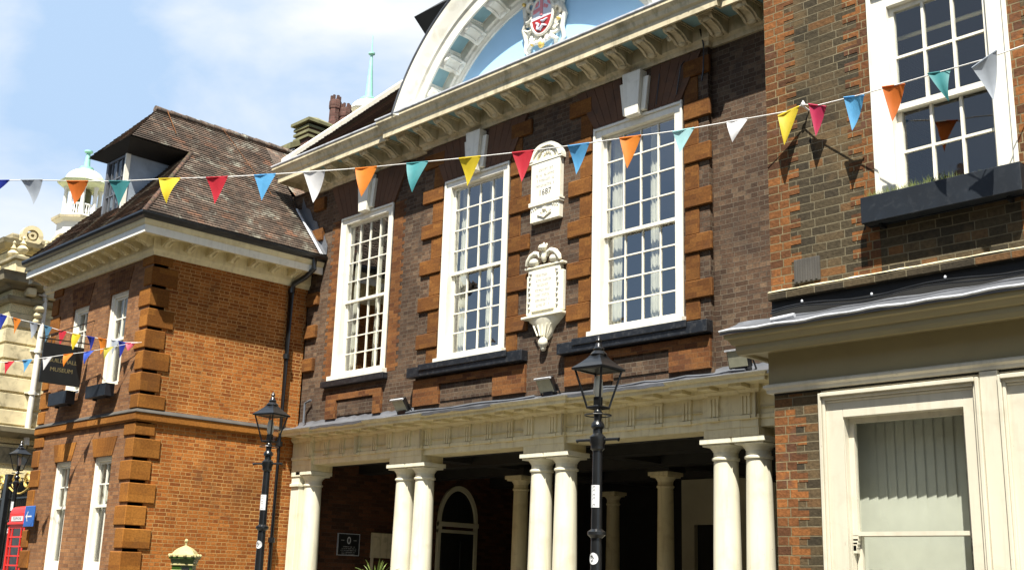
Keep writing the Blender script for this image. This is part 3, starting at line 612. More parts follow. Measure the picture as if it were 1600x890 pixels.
for a in angs:
    ar = R(a)
    def tf(q, ar=ar): r = 3.22-q[2]; t = ar+q[0]/3.1; return (XC-r*math.cos(t), YB-q[1], ZC+r*math.sin(t))
    part('arch_bracket', modillion(tf, w=0.30, L=0.36, o0=0.22, H=0.26), 'arch_white', pa, smooth=40)
for k in range(-6, 6):
    a = 90+13.1*k+6.55+6.55
    if not 28 < a < 152: continue
    m = arc(MB(), [(3.205, 0.27), (3.205, 0.55), (3.215, 0.55), (3.215, 0.27)], a-3.4, a+3.4, 6); part('soffit_panel', m, 'soffit', pa)
m = MB(); n = 48; a0 = R(25)
pts = [(XC-2.95*math.cos(a0+(math.pi-2*a0)*i/n), ZC+2.95*math.sin(a0+(math.pi-2*a0)*i/n)) for i in range(n+1)]
m.prism([(p[0], p[1]) for p in pts], lambda a, b: (a, YB-0.14, b), lambda a, b: (a, YB+0.3, b)); part('tympanum', m, 'blue', G)

# coat of arms in the tympanum
cx, cz, cy = -12.92, 11.22, YB-0.14
def ovl(a_, b_, t): return (cx+a_*math.cos(t), cz+b_*math.sin(t))
m = MB(); rd = random.Random(11); N = 17
for k in range(N):                                   # strapwork of interlocking scrolls round the oval
    t0 = 2*math.pi*k/N; x, z = ovl(0.37, 0.47, t0); rr = rd.uniform(0.075, 0.12); sgn = 1 if k % 2 else -1; ph = rd.uniform(0, 6)
    m.tube([(x+rr*(1-j/16)*math.cos(ph+sgn*j*0.55), cy-0.07-0.05*math.sin(j*0.4+k), z+rr*(1-j/16)*math.sin(ph+sgn*j*0.55)) for j in range(11)], [0.022+0.018*math.sin(math.pi*j/10) for j in range(11)], 7)
for s_ in (-1, 1):
    m.tube([(cx+s_*a_, cy-b_, cz+c_) for a_, b_, c_ in ((0.42, 0.04, 0.50), (0.49, 0.06, 0.30), (0.44, 0.08, 0.10), (0.50, 0.06, -0.12), (0.43, 0.05, -0.34), (0.47, 0.03, -0.52), (0.36, 0.03, -0.66))], [0.03, 0.055, 0.05, 0.055, 0.045, 0.045, 0.02], 8)
    m.ell((cx+s_*0.47, cy-0.06, cz+0.36), (0.05, 0.05, 0.06), 9, 6); m.ell((cx+s_*0.35, cy-0.04, cz-0.70), (0.045, 0.04, 0.06), 9, 6)
    m.tube([(cx+s_*0.10, cy-0.10, cz-0.50), (cx+s_*0.24, cy-0.12, cz-0.47), (cx+s_*0.34, cy-0.09, cz-0.56), (cx+s_*0.28, cy-0.06, cz-0.68), (cx+s_*0.14, cy-0.06, cz-0.66)], [0.03, 0.045, 0.05, 0.035, 0.02], 8)
m.prism([ovl(0.37, 0.47, 2*math.pi*i/28) for i in range(28)], lambda p, q: (p, cy-0.06, q), lambda p, q: (p, cy+0.02, q))
CA = part('coat_of_arms', m, 'arch_white', G, smooth=60)
m = MB(); m.prism([ovl(0.25, 0.35, 2*math.pi*i/28) for i in range(28)], lambda p, q: (p, cy-0.115, q), lambda p, q: (p, cy-0.05, q)); part('shield', m, 'silver', CA)
m = MB(); m.tube([(ovl(0.265, 0.365, 2*math.pi*i/28)[0], cy-0.115, ovl(0.265, 0.365, 2*math.pi*i/28)[1]) for i in range(29)], 0.028, 8); part('shield_rim', m, 'arch_white', CA, smooth=60)
m = MB(); m.prism([ovl(0.245, 0.345, math.pi+0.15+(math.pi-0.3)*i/14) for i in range(15)], lambda p, q: (p, cy-0.125, q), lambda p, q: (p, cy-0.112, q)); part('shield_base', m, 'crimson', CA)
m = MB()
m.tube([(cx-0.13, cy-0.13, cz-0.12), (cx-0.06, cy-0.14, cz-0.17), (cx-0.10, cy-0.14, cz-0.24), (cx-0.02, cy-0.14, cz-0.27), (cx+0.04, cy-0.14, cz-0.20), (cx+0.13, cy-0.13, cz-0.24)], [0.02, 0.03, 0.022, 0.03, 0.025, 0.012], 7)
m.tube([(cx-0.02, cy-0.13, cz-0.10), (cx+0.05, cy-0.14, cz-0.13), (cx+0.14, cy-0.13, cz-0.10)], [0.012, 0.022, 0.01], 7); part('silver_beast', m, 'silver', CA, smooth=60)
m = MB()
for pts in (((-0.22, 0.08), (-0.05, 0.11), (-0.05, 0.17), (-0.21, 0.15)), ((-0.05, 0.02), (0.01, 0.0), (0.02, 0.33), (-0.05, 0.33)), ((0.03, 0.15), (0.12, 0.10), (0.14, 0.15), (0.05, 0.21)), ((0.13, 0.20), (0.20, 0.14), (0.18, 0.24), (0.12, 0.29)), ((-0.17, 0.20), (-0.10, 0.22), (-0.09, 0.29), (-0.15, 0.27))):
    m.prism([(cx+p, cz+q) for p, q in pts], lambda p, q: (p, cy-0.128, q), lambda p, q: (p, cy-0.112, q))
part('shield_charge', m, 'pink', CA)
for (a_, c_, w_) in ((0.30, 0.40, 0.06), (0.0, -0.56, 0.07), (-0.46, 0.36, 0.035), (0.05, 0.50, 0.06), (-0.22, -0.50, 0.03), (0.40, -0.20, 0.03)):
    m = MB(); m.ell((cx+a_, cy-0.12, cz+c_), (w_, 0.045, w_), 10, 7); part('gilt_boss', m, 'gold', CA, smooth=60)

# roof
m = MB(); e0, e1, t0, t1 = (-20.35, 12.72, 10.30), (-15.6, 12.72, 10.30), (-20.35, 16.8, 14.07), (-15.6, 16.8, 14.07); roof_courses(m, e0, e1, t0, t1)
o = part('roof', m, 'tiles_dark', G); slope_uv(o, e0, e1)
m = MB(); m.quad((-15.6, 13.3, 10.64), (-5.9, 13.3, 10.64), (-5.9, 16.8, 14.07), (-15.6, 16.8, 14.07)); m.quad((-20.35, 16.8, 14.07), (-5.9, 16.8, 14.07), (-5.9, 22, 10.5), (-20.35, 22, 10.5)); m.quad((-20.35, 13, 10.2), (-20.35, 16.8, 14.05), (-20.35, 22, 10.4), (-20.35, 21.9, 10.2)); m.quad((-5.9, 13.3, 9.6), (-5.9, 22, 9.6), (-5.9, 22, 10.5), (-5.9, 16.8, 14.07)); part('rear_roof', m, 'tiles_dark', G)
m = MB(); 
for (xa, xb, up) in ((-20.50, -20.26, 0.06),): m.add([(xa, 12.62, 10.20), (xb, 12.62, 10.20), (xb, 16.85, 14.10), (xa, 16.85, 14.10), (xa, 12.62, 10.34), (xb, 12.62, 10.34), (xb, 16.85, 14.28), (xa, 16.85, 14.28)], [(0, 1, 2, 3), (4, 5, 6, 7), (0, 1, 5, 4), (1, 2, 6, 5), (2, 3, 7, 6), (3, 0, 4, 7)])
part('roof_verge', m, 'white', G)
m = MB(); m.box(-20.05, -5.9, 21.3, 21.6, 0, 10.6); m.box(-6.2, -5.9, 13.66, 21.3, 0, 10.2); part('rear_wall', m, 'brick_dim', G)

# dark lantern base behind the pediment
m = MB(); lx, ly = -18.35, 15.9
m.box(lx-0.68, lx+1.3, ly-0.5, ly+1.6, 11.8, 13.85); L_ = part('roof_lantern', m, 'cheek', G)
m = MB(); m.add([(lx-0.95, ly-0.8, 14.28), (lx+1.7, ly-0.8, 14.28), (lx+1.7, ly+2, 14.28), (lx-0.95, ly+2, 14.28), (lx-0.73, ly-0.56, 13.78), (lx+1.35, ly-0.56, 13.78), (lx+1.35, ly+1.65, 13.78), (lx-0.73, ly+1.65, 13.78), (lx+0.1, ly+0.3, 15.3), (lx+0.6, ly+0.3, 15.3), (lx+0.6, ly+1, 15.3), (lx+0.1, ly+1, 15.3)],
    [(4, 5, 6, 7), (0, 1, 5, 4), (1, 2, 6, 5), (2, 3, 7, 6), (3, 0, 4, 7), (0, 1, 9, 8), (1, 2, 10, 9), (2, 3, 11, 10), (3, 0, 8, 11), (8, 9, 10, 11)]); part('lantern_roof', m, 'dark', L_)
m = MB(); m.box(lx-0.73, lx-0.58, ly-0.56, ly-0.4, 11.8, 13.79); m.box(lx-0.72, lx+1.35, ly-0.55, ly-0.49, 13.3, 13.79); part('lantern_post', m, 'dark', L_)

# ------------------------------------------------------------------ portico
def column(x, y, r0=0.205, r1=0.172, top=3.62, z0=0.12, ab=0.265, mat='ccream', name='column'):
    m = MB(); N = 14; pts = [(r0*1.32, z0), (r0*1.32, z0+0.08), (r0*1.22, z0+0.15), (r0*1.05, z0+0.18), (r0, z0+0.24)]
    zt = top-0.30
    for i in range(1, N+1):
        t = i/N; pts.append((r0-(r0-r1)*(t**1.7), z0+0.24+(zt-z0-0.24)*t))
    pts += [(r1*1.13, zt+0.012), (r1*1.15, zt+0.03), (r1*1.13, zt+0.045), (r1*1.0, zt+0.055), (r1*1.0, zt+0.12), (r1*1.06, zt+0.13), (r1*1.08, zt+0.145), (r1*1.35, zt+0.195), (r1*1.45, zt+0.21)]
    m.lathe(pts, (x, y), 32); c = part(name, m, mat, G, smooth=35)
    m = MB(); m.box(x-ab, x+ab, y-ab, y+ab, top-0.075, top-0.002); m.box(x-ab+0.03, x+ab-0.03, y-ab+0.03, y+ab-0.03, top-0.105, top-0.074); part('abacus', m, mat, c, bevel=0.006)
    m = MB(); m.box(x-r0*1.45, x+r0*1.45, y-r0*1.45, y+r0*1.45, 0, z0+0.002); part('plinth', m, mat, c, bevel=0.006)
YC = 13.465
for xc in (-16.40, -12.90, -9.28):
    for s_ in (-0.272, 0.272): column(xc+s_, YC)
column(-19.63, YC)
m = MB(); m.box(-20.05, -19.78, 13.22, 13.7, 0, 3.32); m.box(-20.05, -19.76, 13.18, 13.7, 3.32, 3.38); m.box(-20.05, -19.74, 13.2, 13.73, 3.52, 3.62); m.box(-20.05, -19.78, 13.22, 13.7, 3.38, 3.52); part('pilaster', m, 'ccream', G, bevel=0.006)
for x0, x1 in ((-20.05, -19.36), (-16.85, -15.94), (-13.35, -12.44), (-9.74, -8.82)):
    m = MB(); m.box(x0, x1, 13.2, 13.72, 3.622, 3.75); part('impost_block', m, 'cream', G, bevel=0.004)
# entablature breaking forward over each pair
pth = [(-20.05, 13.30)]
for a, b in ((-20.04, -19.36), (-16.85, -15.94), (-13.35, -12.44), (-9.74, -8.82)): pth += [(a, 13.25), (a, 13.19), (b, 13.19), (b, 13.25)]
pth = [(-20.04, 13.19), (-19.36, 13.19), (-19.36, 13.25), (-16.85, 13.25), (-16.85, 13.19), (-15.94, 13.19), (-15.94, 13.25), (-13.35, 13.25), (-13.35, 13.19), (-12.44, 13.19), (-12.44, 13.25), (-9.74, 13.25), (-9.74, 13.19), (-8.82, 13.19), (-8.82, 13.25), (-5.92, 13.25)]
en = MB(); en.sweep([(-0.45, 3.742), (0, 3.742), (0, 3.845), (0.025, 3.855), (0.025, 3.905), (0, 3.912), (0, 4.20), (0.03, 4.21), (0.06, 4.25), (0.06, 4.31), (0.30, 4.32), (0.30, 4.30), (0.34, 4.30), (0.34, 4.35), (0.38, 4.37), (0.40, 4.405), (0.0, 4.42), (-0.45, 4.42)], pth)
part('entablature', en, 'cream', G)
for i in range(27):
    x = -9.01-0.5235*i+0.0
    if x < -19.9: break
    y = 13.25
    for a, b in ((-20.04, -19.36), (-16.85, -15.94), (-13.35, -12.44), (-9.74, -8.82)):
        if a-0.02 < x < b+0.02: y = 13.19
    m = MB()
    for q in (-0.06, 0, 0.06): m.box(x+q-0.019, x+q+0.019, y-0.028, y+0.005, 3.914, 4.20)
    m.box(x-0.09, x+0.09, y-0.012, y+0.005, 3.914, 4.20); m.box(x-0.095, x+0.095, y-0.035, y+0.005, 4.165, 4.207); m.box(x-0.09, x+0.09, y-0.045, y+0.005, 3.85, 3.895)
    part('triglyph', m, 'cream', G)
    m = MB(); m.box(x-0.11, x+0.11, y-0.27, y-0.05, 4.262, 4.324); part('mutule', m, 'cream', G, bevel=0.004)
for x in (-17.9, -15.95, -12.45, -8.83): 
    m = MB(); m.box(x-0.006, x+0.006, 13.14, 13.252, 3.86, 4.2); part('panel_joint', m, 'cornice', G)
# lead on top: drip edge with a wavy lap and the sloping flashing
ld = MB(); N = 120; P = []
for i in range(N+1):
    x = -20.04+(14.12)*i/N; d = 0.008*math.sin(i*1.7)+0.006*math.sin(i*0.6)
    P += [(x, 12.835, 4.375+d), (x, 12.825, 4.422+d*0.4), (x, 12.90, 4.445), (x, 13.20, 4.53+0.006*math.sin(i*0.9)), (x, 13.275, 4.575), (x, 13.29, 4.63+0.012*math.sin(i*2.1))]
ld.add(P, [(i*6+j, (i+1)*6+j, (i+1)*6+j+1, i*6+j+1) for i in range(N) for j in range(5)]); part('lead_flashing', ld, 'lead', G, smooth=50)
m = MB(); m.tube([(-16.1+0.25*i, 12.93, 4.475+0.01*math.sin(i)) for i in range(14)], 0.022, 6); part('conduit', m, 'lead', G, smooth=50)
m = MB(); m.tube([(-11.6+0.25*i, 12.95, 4.48+0.012*math.sin(i*2)) for i in range(12)], 0.018, 6); part('conduit', m, 'lead', G, smooth=50)
m = MB(); m.tube([(-19.75, 13.2, 4.6), (-19.75, 13.2, 5.0), (-19.6, 13.24, 5.06)], 0.025, 6); part('vent_pipe', m, 'lead', G)

# undercroft
m = MB(); m.quad((-20.05, 13.2, 4.0), (-5.9, 13.2, 4.0), (-5.9, 21.3, 4.0), (-20.05, 21.3, 4.0)); part('undercroft_ceiling', m, 'undercroft', G)
m = MB()
for y in (15.05, 16.75, 18.9): m.box(-20.04, -5.92, y-0.16, y+0.16, 3.72, 3.999)
for x in (-16.6, -13.35, -10.0): m.box(x-0.15, x+0.15, 13.7, 21.28, 3.76, 3.998)
m.box(-20.04, -5.92, 13.72, 13.9, 3.745, 3.997)
part('undercroft_beams', m, 'dark', G)
column(-16.62, 16.4, 0.165, 0.145, 3.66, ab=0.235, mat='cream'); column(-13.5, 17.1, 0.165, 0.145, 3.66, ab=0.235, mat='cream'); column(-17.2, 19.9, 0.165, 0.14, 3.62, ab=0.22, mat='cream')
m = MB(); m.box(-13.78, -13.22, 16.85, 17.35, 3.66, 3.8); part('beam_pad', m, 'dark', G)
m = MB(); m.box(-16.9, -16.3, 16.15, 16.65, 3.66, 3.8); part('beam_pad', m, 'dark', G)
m = MB(); m.wall('y', 21.1, -16.2, -5.92, 0, 4.0, [(-15.85, -15.3, -0.01, 2.95)], 0.18, 1); part('undercroft_back_wall', m, 'undercroft', G)
m = MB(); m.box(-20.04, -16.2, 21.2, 21.28, 0, 4.0); m.box(-15.85, -15.3, 21.22, 21.26, 0, 2.95); part('undercroft_shade_panel', m, 'dark', G)  # dark sheets painted in for the unlit void and the doorway
# arched doorway in the left-hand inner wall
XD = -20.04; yc, zs, rr = 17.74, 2.86, 0.60
def half_ring(m, r0, r1, o, n=24, zst=0.0):
    vs = []
    for i in range(n+1):
        t = math.pi*i/n; c, s_ = math.cos(t), math.sin(t)
        for r in (r0, r1):
            for oo in (0, o): vs.append((XD+oo, yc-r*c, zs+r*1.38*s_))
    fs = []
    for i in range(n):
        a, b = i*4, (i+1)*4
        fs += [(a, a+1, b+1, b), (a+2, b+2, b+3, a+3), (a+1, a+3, b+3, b+1)]
    m.add(vs, fs)
m = MB(); half_ring(m, rr-0.085, rr, 0.07); m.box(XD, XD+0.07, yc-rr, yc-rr+0.085, 0, zs); m.box(XD, XD+0.07, yc+rr-0.085, yc+rr, 0, zs); m.box(XD, XD+0.10, yc-rr, yc+rr, zs-0.10, zs)
m.box(XD, XD+0.09, yc-rr, yc+rr-0.05, zs-0.24, zs-0.17); m.box(XD, XD+0.08, yc-rr, yc-rr+0.1, zs-0.24, zs)
DR = part('arched_door', m, 'undercroft', G, bevel=0.003)
m = MB(); m.box(XD, XD+0.025, yc-rr+0.08, yc+rr-0.08, 0, zs-0.24); 
for a in (-0.28, 0.28):
    for z0, z1 in ((0.3, 1.2), (1.35, 2.45)): m.box(XD+0.02, XD+0.035, yc+a-0.17, yc+a+0.17, z0, z1)
part('door_leaf', m, 'black', DR, bevel=0.004)
m = MB(); n = 20; vs = [(XD+0.012, yc, zs)] + [(XD+0.012, yc-(rr-0.08)*math.cos(math.pi*i/n), zs+(rr-0.08)*1.38*math.sin(math.pi*i/n)) for i in range(n+1)]
m.add(vs, [(0, i+1, i+2) for i in range(n)]); part('fanlight', m, 'black', DR)
m = MB(); half_ring(m, rr+0.02, rr+0.26, 0.03); part('door_arch', m, 'brick_dim', DR)

# ================================================================== items fixed to or standing near the guildhall
# upper inscription tablet with a round hood
TX, TZ0, TZ1 = -12.90, 7.47, 8.92
T1 = thing('inscription_tablet', 'white wall tablet dated 1687 with a rounded hood, set high between the tall windows', 'plaque', (TX, YB, TZ0))
m = MB(); m.box(TX-0.34, TX+0.34, YB-0.10, YB, TZ0+0.02, TZ0+1.08); part('slab', m, 'tablet', T1, bevel=0.006)
m = MB(); m.box(TX-0.37, TX+0.37, YB-0.125, YB, TZ0+0.34, TZ0+0.375); m.box(TX-0.36, TX+0.36, YB-0.13, YB, TZ0+0.30, TZ0+0.335); part('band', m, 'tablet', T1, bevel=0.004)
m = MB(); m.box(TX-0.38, TX+0.38, YB-0.11, YB, TZ0+1.08, TZ0+1.12); 
n = 16
for r0, r1, o in ((0.30, 0.38, 0.12), (0.24, 0.30, 0.09)):
    vs = []
    for i in range(n+1):
        t = math.pi*i/n
        for r in (r0, r1):
            for oo in (0, o): vs.append((TX-r*math.cos(t), YB-oo, TZ0+1.12+r*0.78*math.sin(t)))
    m.add(vs, [q for i in range(n) for q in ((i*4, i*4+1, i*4+5, i*4+4), (i*4+2, i*4+6, i*4+7, i*4+3), (i*4+1, i*4+3, i*4+7, i*4+5))] + [(0, 2, 3, 1), (n*4, n*4+1, n*4+3, n*4+2)])
vs = [(TX-0.26*math.cos(math.pi*i/n), 0, TZ0+1.12+0.26*0.78*math.sin(math.pi*i/n)) for i in range(n+1)]
m.prism([(v[0], v[2]) for v in vs], lambda a, b: (a, YB-0.05, b), lambda a, b: (a, YB, b))
for i in range(7):
    t = math.pi*(i+0.5)/7; m.ell((TX-0.13*math.cos(t), YB-0.06, TZ0+1.15+0.12*math.sin(t)), (0.035, 0.02, 0.045), 8, 5)
part('hood', m, 'tablet', T1)
fa = lambda y: (lambda cx_, cz_: (lambda q: (cx_+q[0], y-q[2], cz_+q[1])))
F1 = fa(YB-0.102)
part('lettering', text_mb('1687', 0.15, F1(TX+0.0, TZ0+0.52), 0.002), 'ink', T1)
def scribble(cx_, cz_, w, rows, rh, y, seed):
    """rows of small worn, unreadable letter strokes"""
    rd = random.Random(seed); m = MB()
    for j in range(rows):
        ww = w*(0.6+0.4*rd.random()); x = cx_-ww/2
        while x < cx_+ww/2:
            lw = rh*rd.uniform(0.25, 0.5)
            if rd.random() > 0.16:
                z = cz_-j*rh*1.7; t = rh*0.12
                for _ in range(2):
                    a = x+rd.random()*lw*0.7; m.box(a, a+t, y-0.003, y+0.001, z-rh*0.45, z+rh*0.45)
                b = z+rh*rd.uniform(-0.4, 0.35); m.box(x, x+lw, y-0.003, y+0.001, b, b+t)
            x += lw+rh*0.2
    return m
part('small_lettering', scribble(TX, TZ0+0.93, 0.46, 4, 0.055, YB-0.10, 3), 'tabletink', T1)
m = MB()
for s_ in (-1, 1):
    m.ell((TX+s_*0.07, YB-0.10, TZ0+0.17), (0.03, 0.03, 0.04), 8, 6)
    m.tube([(TX+s_*(0.02+0.13*math.sin(t/5)), YB-0.11, TZ0+0.10+0.02*t*0.6) for t in range(8)], 0.012, 6)
    for k in range(3): m.ell((TX+s_*(0.2+0.05*k), YB-0.10, TZ0+0.26-0.012*k), (0.018, 0.02, 0.02), 6, 5)
m.ell((TX, YB-0.10, TZ0+0.22), (0.06, 0.03, 0.04), 8, 6); m.tube([(TX-0.16, YB-0.11, TZ0+0.14), (TX, YB-0.11, TZ0+0.07), (TX+0.16, YB-0.11, TZ0+0.14)], 0.014, 6)
part('carving', m, 'tablet', T1, smooth=60)

# lower memorial tablet with scrolled top and corbel
TX, Z0 = -12.88, 5.87
T2 = thing('memorial_tablet', 'cream carved memorial tablet with scrolled crest and tapering corbel, lower of the two between windows', 'plaque', (TX, YB, Z0))
m = MB(); m.box(TX-0.37, TX+0.37, YB-0.10, YB, Z0, Z0+0.80); m.box(TX-0.42, TX+0.42, YB-0.08, YB, Z0+0.02, Z0+0.70); part('surround', m, 'tabletcream', T2, bevel=0.012)
m = MB(); m.box(TX-0.25, TX+0.25, YB-0.125, YB-0.09, Z0+0.06, Z0+0.76); part('slab', m, 'tablet', T2, bevel=0.004)
part('small_lettering', scribble(TX, Z0+0.66, 0.40, 7, 0.05, YB-0.125, 5), 'tabletink', T2)
m = MB()
for s_ in (-1, 1):
    for k in range(7): m.ell((TX+s_*(0.32+0.01*math.sin(k*2)), YB-0.11, Z0+0.12+0.09*k), (0.022, 0.022, 0.026), 7, 5)
    m.ell((TX+s_*0.30, YB-0.11, Z0+0.72), (0.03, 0.02, 0.03), 7, 5)
part('side_carving', m, 'tabletink', T2, smooth=60)
for q in ((0.44, 0.12, 0.80), (0.47, 0.15, -0.05)): m = MB(); m.box(TX-q[0], TX+q[0], YB-q[1], YB, Z0+q[2], Z0+q[2]+0.04); part('moulding', m, 'tabletcream', T2, bevel=0.008)
m = MB(lambda q: (TX+(q[0]-TX)*0.92, q[1], Z0+0.84+(q[2]-Z0-0.84)*0.85))
for s_ in (-1, 1):
    m.tube([(TX+s_*0.42, YB-0.12, Z0+0.87), (TX+s_*0.38, YB-0.12, Z0+0.96), (TX+s_*0.30, YB-0.12, Z0+1.05), (TX+s_*0.20, YB-0.12, Z0+1.09), (TX+s_*0.11, YB-0.12, Z0+1.06), (TX+s_*0.09, YB-0.12, Z0+0.99)], [0.03, 0.05, 0.055, 0.055, 0.045, 0.03], 8)
    m.ell((TX+s_*0.26, YB-0.09, Z0+0.93), (0.13, 0.07, 0.09), 10, 7)
m.ell((TX, YB-0.10, Z0+1.02), (0.06, 0.06, 0.14), 10, 7); m.ell((TX, YB-0.14, Z0+1.17), (0.09, 0.08, 0.07), 10, 7)
for a, c in ((-0.07, 1.22), (0.0, 1.25), (0.07, 1.22)): m.ell((TX+a, YB-0.11, Z0+c), (0.022, 0.025, 0.04), 7, 5)
part('crest', m, 'tabletcream', T2, smooth=60)
m = MB(); prof = [(0.42, -0.05), (0.38, -0.09), (0.30, -0.15), (0.21, -0.22), (0.16, -0.30), (0.13, -0.37), (0.06, -0.43)]
vs = []; ns = 12
for r, z in prof:
    for k in range(ns+1):
        t = math.pi*k/ns; vs.append((TX-r*math.cos(t), YB-0.14*(r/0.42)**0.5*math.sin(t), Z0+z))
m.add(vs, [(i*(ns+1)+k, i*(ns+1)+k+1, (i+1)*(ns+1)+k+1, (i+1)*(ns+1)+k) for i in range(len(prof)-1) for k in range(ns)])
for k in range(5): m.tube([(TX-0.20+0.1*k, YB-0.11, Z0-0.18), (TX-0.11+0.055*k, YB-0.10, Z0-0.36)], 0.014, 6)
m.ell((TX, YB-0.08, Z0-0.48), (0.09, 0.08, 0.09), 10, 8); m.ell((TX, YB-0.07, Z0-0.57), (0.05, 0.05, 0.05), 8, 6); part('corbel', m, 'tabletcream', T2, smooth=50)

# floodlights lying on the portico lead
def floodlight(x, lbl, tilt):
    t = thing('floodlight', lbl, 'floodlight', (0, 0, 0), 'floodlights on the portico ledge')
    m = MB(); c, s_ = math.cos(R(tilt)), math.sin(R(tilt))
    tf = lambda q: (q[0], q[1]*c-q[2]*s_, q[1]*s_+q[2]*c+0.17)
    m = MB(tf); m.box(-0.17, 0.17, -0.05, 0.04, -0.13, 0.13); b = part('housing', m, 'black', t, bevel=0.01)
    m = MB(tf); m.box(-0.15, 0.15, -0.056, -0.049, -0.11, 0.11); part('lens', m, 'floodface', b)
    m = MB(tf); m.box(-0.18, 0.18, -0.075, -0.04, 0.115, 0.14); part('visor', m, 'leadlight', b)
    m = MB(); m.tube([(0.19, 0.02, 0.17), (0.20, 0.10, 0.02), (0.12, 0.12, 0.0)], 0.014, 6); m.tube([(-0.19, 0.02, 0.17), (-0.19, 0.08, 0.02), (-0.1, 0.1, 0.0)], 0.014, 6); m.box(-0.08, 0.12, 0.0, 0.12, -0.02, 0.06); part('bracket', m, 'black', t)
    t.location = (x, 12.97, 4.48); return t
floodlight(-16.3, 'small black floodlight on the portico ledge below the left tall window', 35)
floodlight(-12.62, 'small floodlight on the portico ledge below the carved memorial tablet', 30)
floodlight(-8.95, 'small floodlight on the portico ledge beside the shop cornice', 15)

# boards inside the portico
t = thing('information_plaque', 'black plaque with a white oval emblem on the brick wall inside the portico', 'plaque', (-20.0, 14.75, 2.05))
fx = lambda y0, z0, x0=-20.02: (lambda q: (x0+q[2], y0+q[0], z0+q[1]))
m = MB(); m.box(-20.05, -20.02, 14.46, 15.0, 2.03, 2.46); b = part('board', m, 'signblack', t, bevel=0.003)
m = MB(fx(14.73, 2.33)); 
for i in range(20):
    a0, a1 = 2*math.pi*i/20, 2*math.pi*(i+1)/20
    m.quad((0.048*math.cos(a0), 0.075*math.sin(a0), 0.004), (0.048*math.cos(a1), 0.075*math.sin(a1), 0.004), (0.026*math.cos(a1), 0.05*math.sin(a1), 0.004), (0.026*math.cos(a0), 0.05*math.sin(a0), 0.004))
part('emblem', m, 'paper', t)
for s_ in (-1, 1): m = MB(fx(14.73, 2.33)); m.box(s_*0.16-0.04, s_*0.16+0.04, -0.004, 0.004, 0, 0.004); part('dash', m, 'paper', t)
sb = scribble(0, 0, 0.42, 5, 0.022, 0, 9); sb2 = MB(); sb2.add([(-20.0215+0.0, 14.73+v[0], 2.20+v[2]) if v[1] > -0.001 else (-20.017, 14.73+v[0], 2.20+v[2]) for v in sb.v], sb.f); part('small_lettering', sb2, 'tabletink', t)
m = MB(); 
for (a, b_, c_, d_) in ((14.455, 15.005, 2.02, 2.032), (14.455, 15.005, 2.458, 2.47), (14.45, 14.462, 2.02, 2.47), (14.998, 15.01, 2.02, 2.47)): m.box(-20.05, -20.015, a, b_, c_, d_)
part('border', m, 'leadlight', t)
t = thing('notice_board', 'pale blank notice board on the dim brick wall inside the portico', 'notice board', (-20.0, 15.6, 2.0))
m = MB(); m.box(-20.05, -20.0, 15.32, 16.05, 2.0, 2.52); part('board', m, 'cornice', t, bevel=0.006)
m = MB(); m.box(-20.05, -19.99, 15.34, 15.38, 1.2, 2.0); m.box(-20.05, -19.99, 15.98, 16.02, 1.2, 2.0); part('batten', m, 'cornice', t)

# ================================================================== LEFT WING
WX, WY, WL = -20.10, 9.77, -24.60
WG = thing('museum_wing', 'orange brick two-storey wing with chunky corner quoins, bracketed eaves and a hipped tile roof', 'building', (-22.3, 11.5, 0))
fw_u = [(-23.57, -22.80, 5.05, 6.90), (-21.86, -21.04, 5.05, 6.95)]
fw_l = [(-23.50, -22.73, 1.50, 3.67), (-21.72, -20.93, 1.50, 3.68)]
m = MB(); m.wall('y', WY, WL, WX, 0, 7.55, fw_u+fw_l, 0.30, 1); part('front_wall', m, 'brick_wing_front', WG)
m = MB(); m.wall('x', WX, WY+0.003, 13.3, 0, 7.55, [], 0.3, -1); part('side_wall', m, 'brick_wing_side', WG)
m = MB(); m.box(WL, WL+0.3, WY+0.31, 17, 0, 7.9); m.box(WL+0.3, -20.42, 16.7, 17, 0, 7.9); part('rear_wall', m, 'brick_wing_front', WG)
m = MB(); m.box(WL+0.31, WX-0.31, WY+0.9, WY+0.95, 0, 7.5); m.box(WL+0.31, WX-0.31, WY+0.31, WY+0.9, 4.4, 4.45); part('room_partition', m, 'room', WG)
for (w, zm) in ((fw_u[0], 6.0), (fw_u[1], 6.0), (fw_l[0], 2.75), (fw_l[1], 2.75)):
    sash_window(WG, 'y', WY, 1, w[0]+0.005, w[1]-0.005, w[2], w[3]-0.005, 2, 2, 1, zm, fw=0.075, proud=-0.07, recess=0.16, bar=0.026, paint_depth=0.26, curtains=((0.0, 0.16),))
for w in fw_u+fw_l:
    xc, z = (w[0]+w[1])/2, w[3]; h = 0.36 if w in fw_l else 0.44; m = MB(); n = 9
    for i in range(n):
        b0, b1 = -0.40+0.80*i/n, -0.40+0.80*(i+1)/n-0.006
        m.prism([(xc+b0, z+0.003), (xc+b1, z+0.003), (xc+b1*1.35, z+h), (xc+b0*1.35, z+h)], lambda p, q: (p, WY-0.012, q), lambda p, q: (p, WY+0.01, q))
    part('flat_arch', m, 'brick_quoin' if w in fw_l else 'brick_dress', WG)
for q in ((-23.55, -22.68), (-21.78, -20.88)):
    m = MB(); m.box(q[0], q[1], WY-0.08, WY+0.12, 1.36, 1.50); m.box(q[0]+0.13, q[1]-0.12, WY+0.02, WY+0.1, 1.499, 1.72); part('window_sill', m, 'white', WG, bevel=0.006)
# string course
m = MB(); m.sweep([(-0.01, 4.27), (0.055, 4.27), (0.07, 4.30), (0.07, 4.43), (-0.01, 4.485)], [(WL, WY), (WX, WY), (WX, 13.29)]); part('string_course', m, 'brick_quoin', WG)
m = MB(); m.sweep([(0.0, 4.492), (0.085, 4.432), (0.085, 4.445), (0.0, 4.515)], [(WL, WY), (WX, WY), (WX, 13.29)]); part('string_lead', m, 'soot', WG)
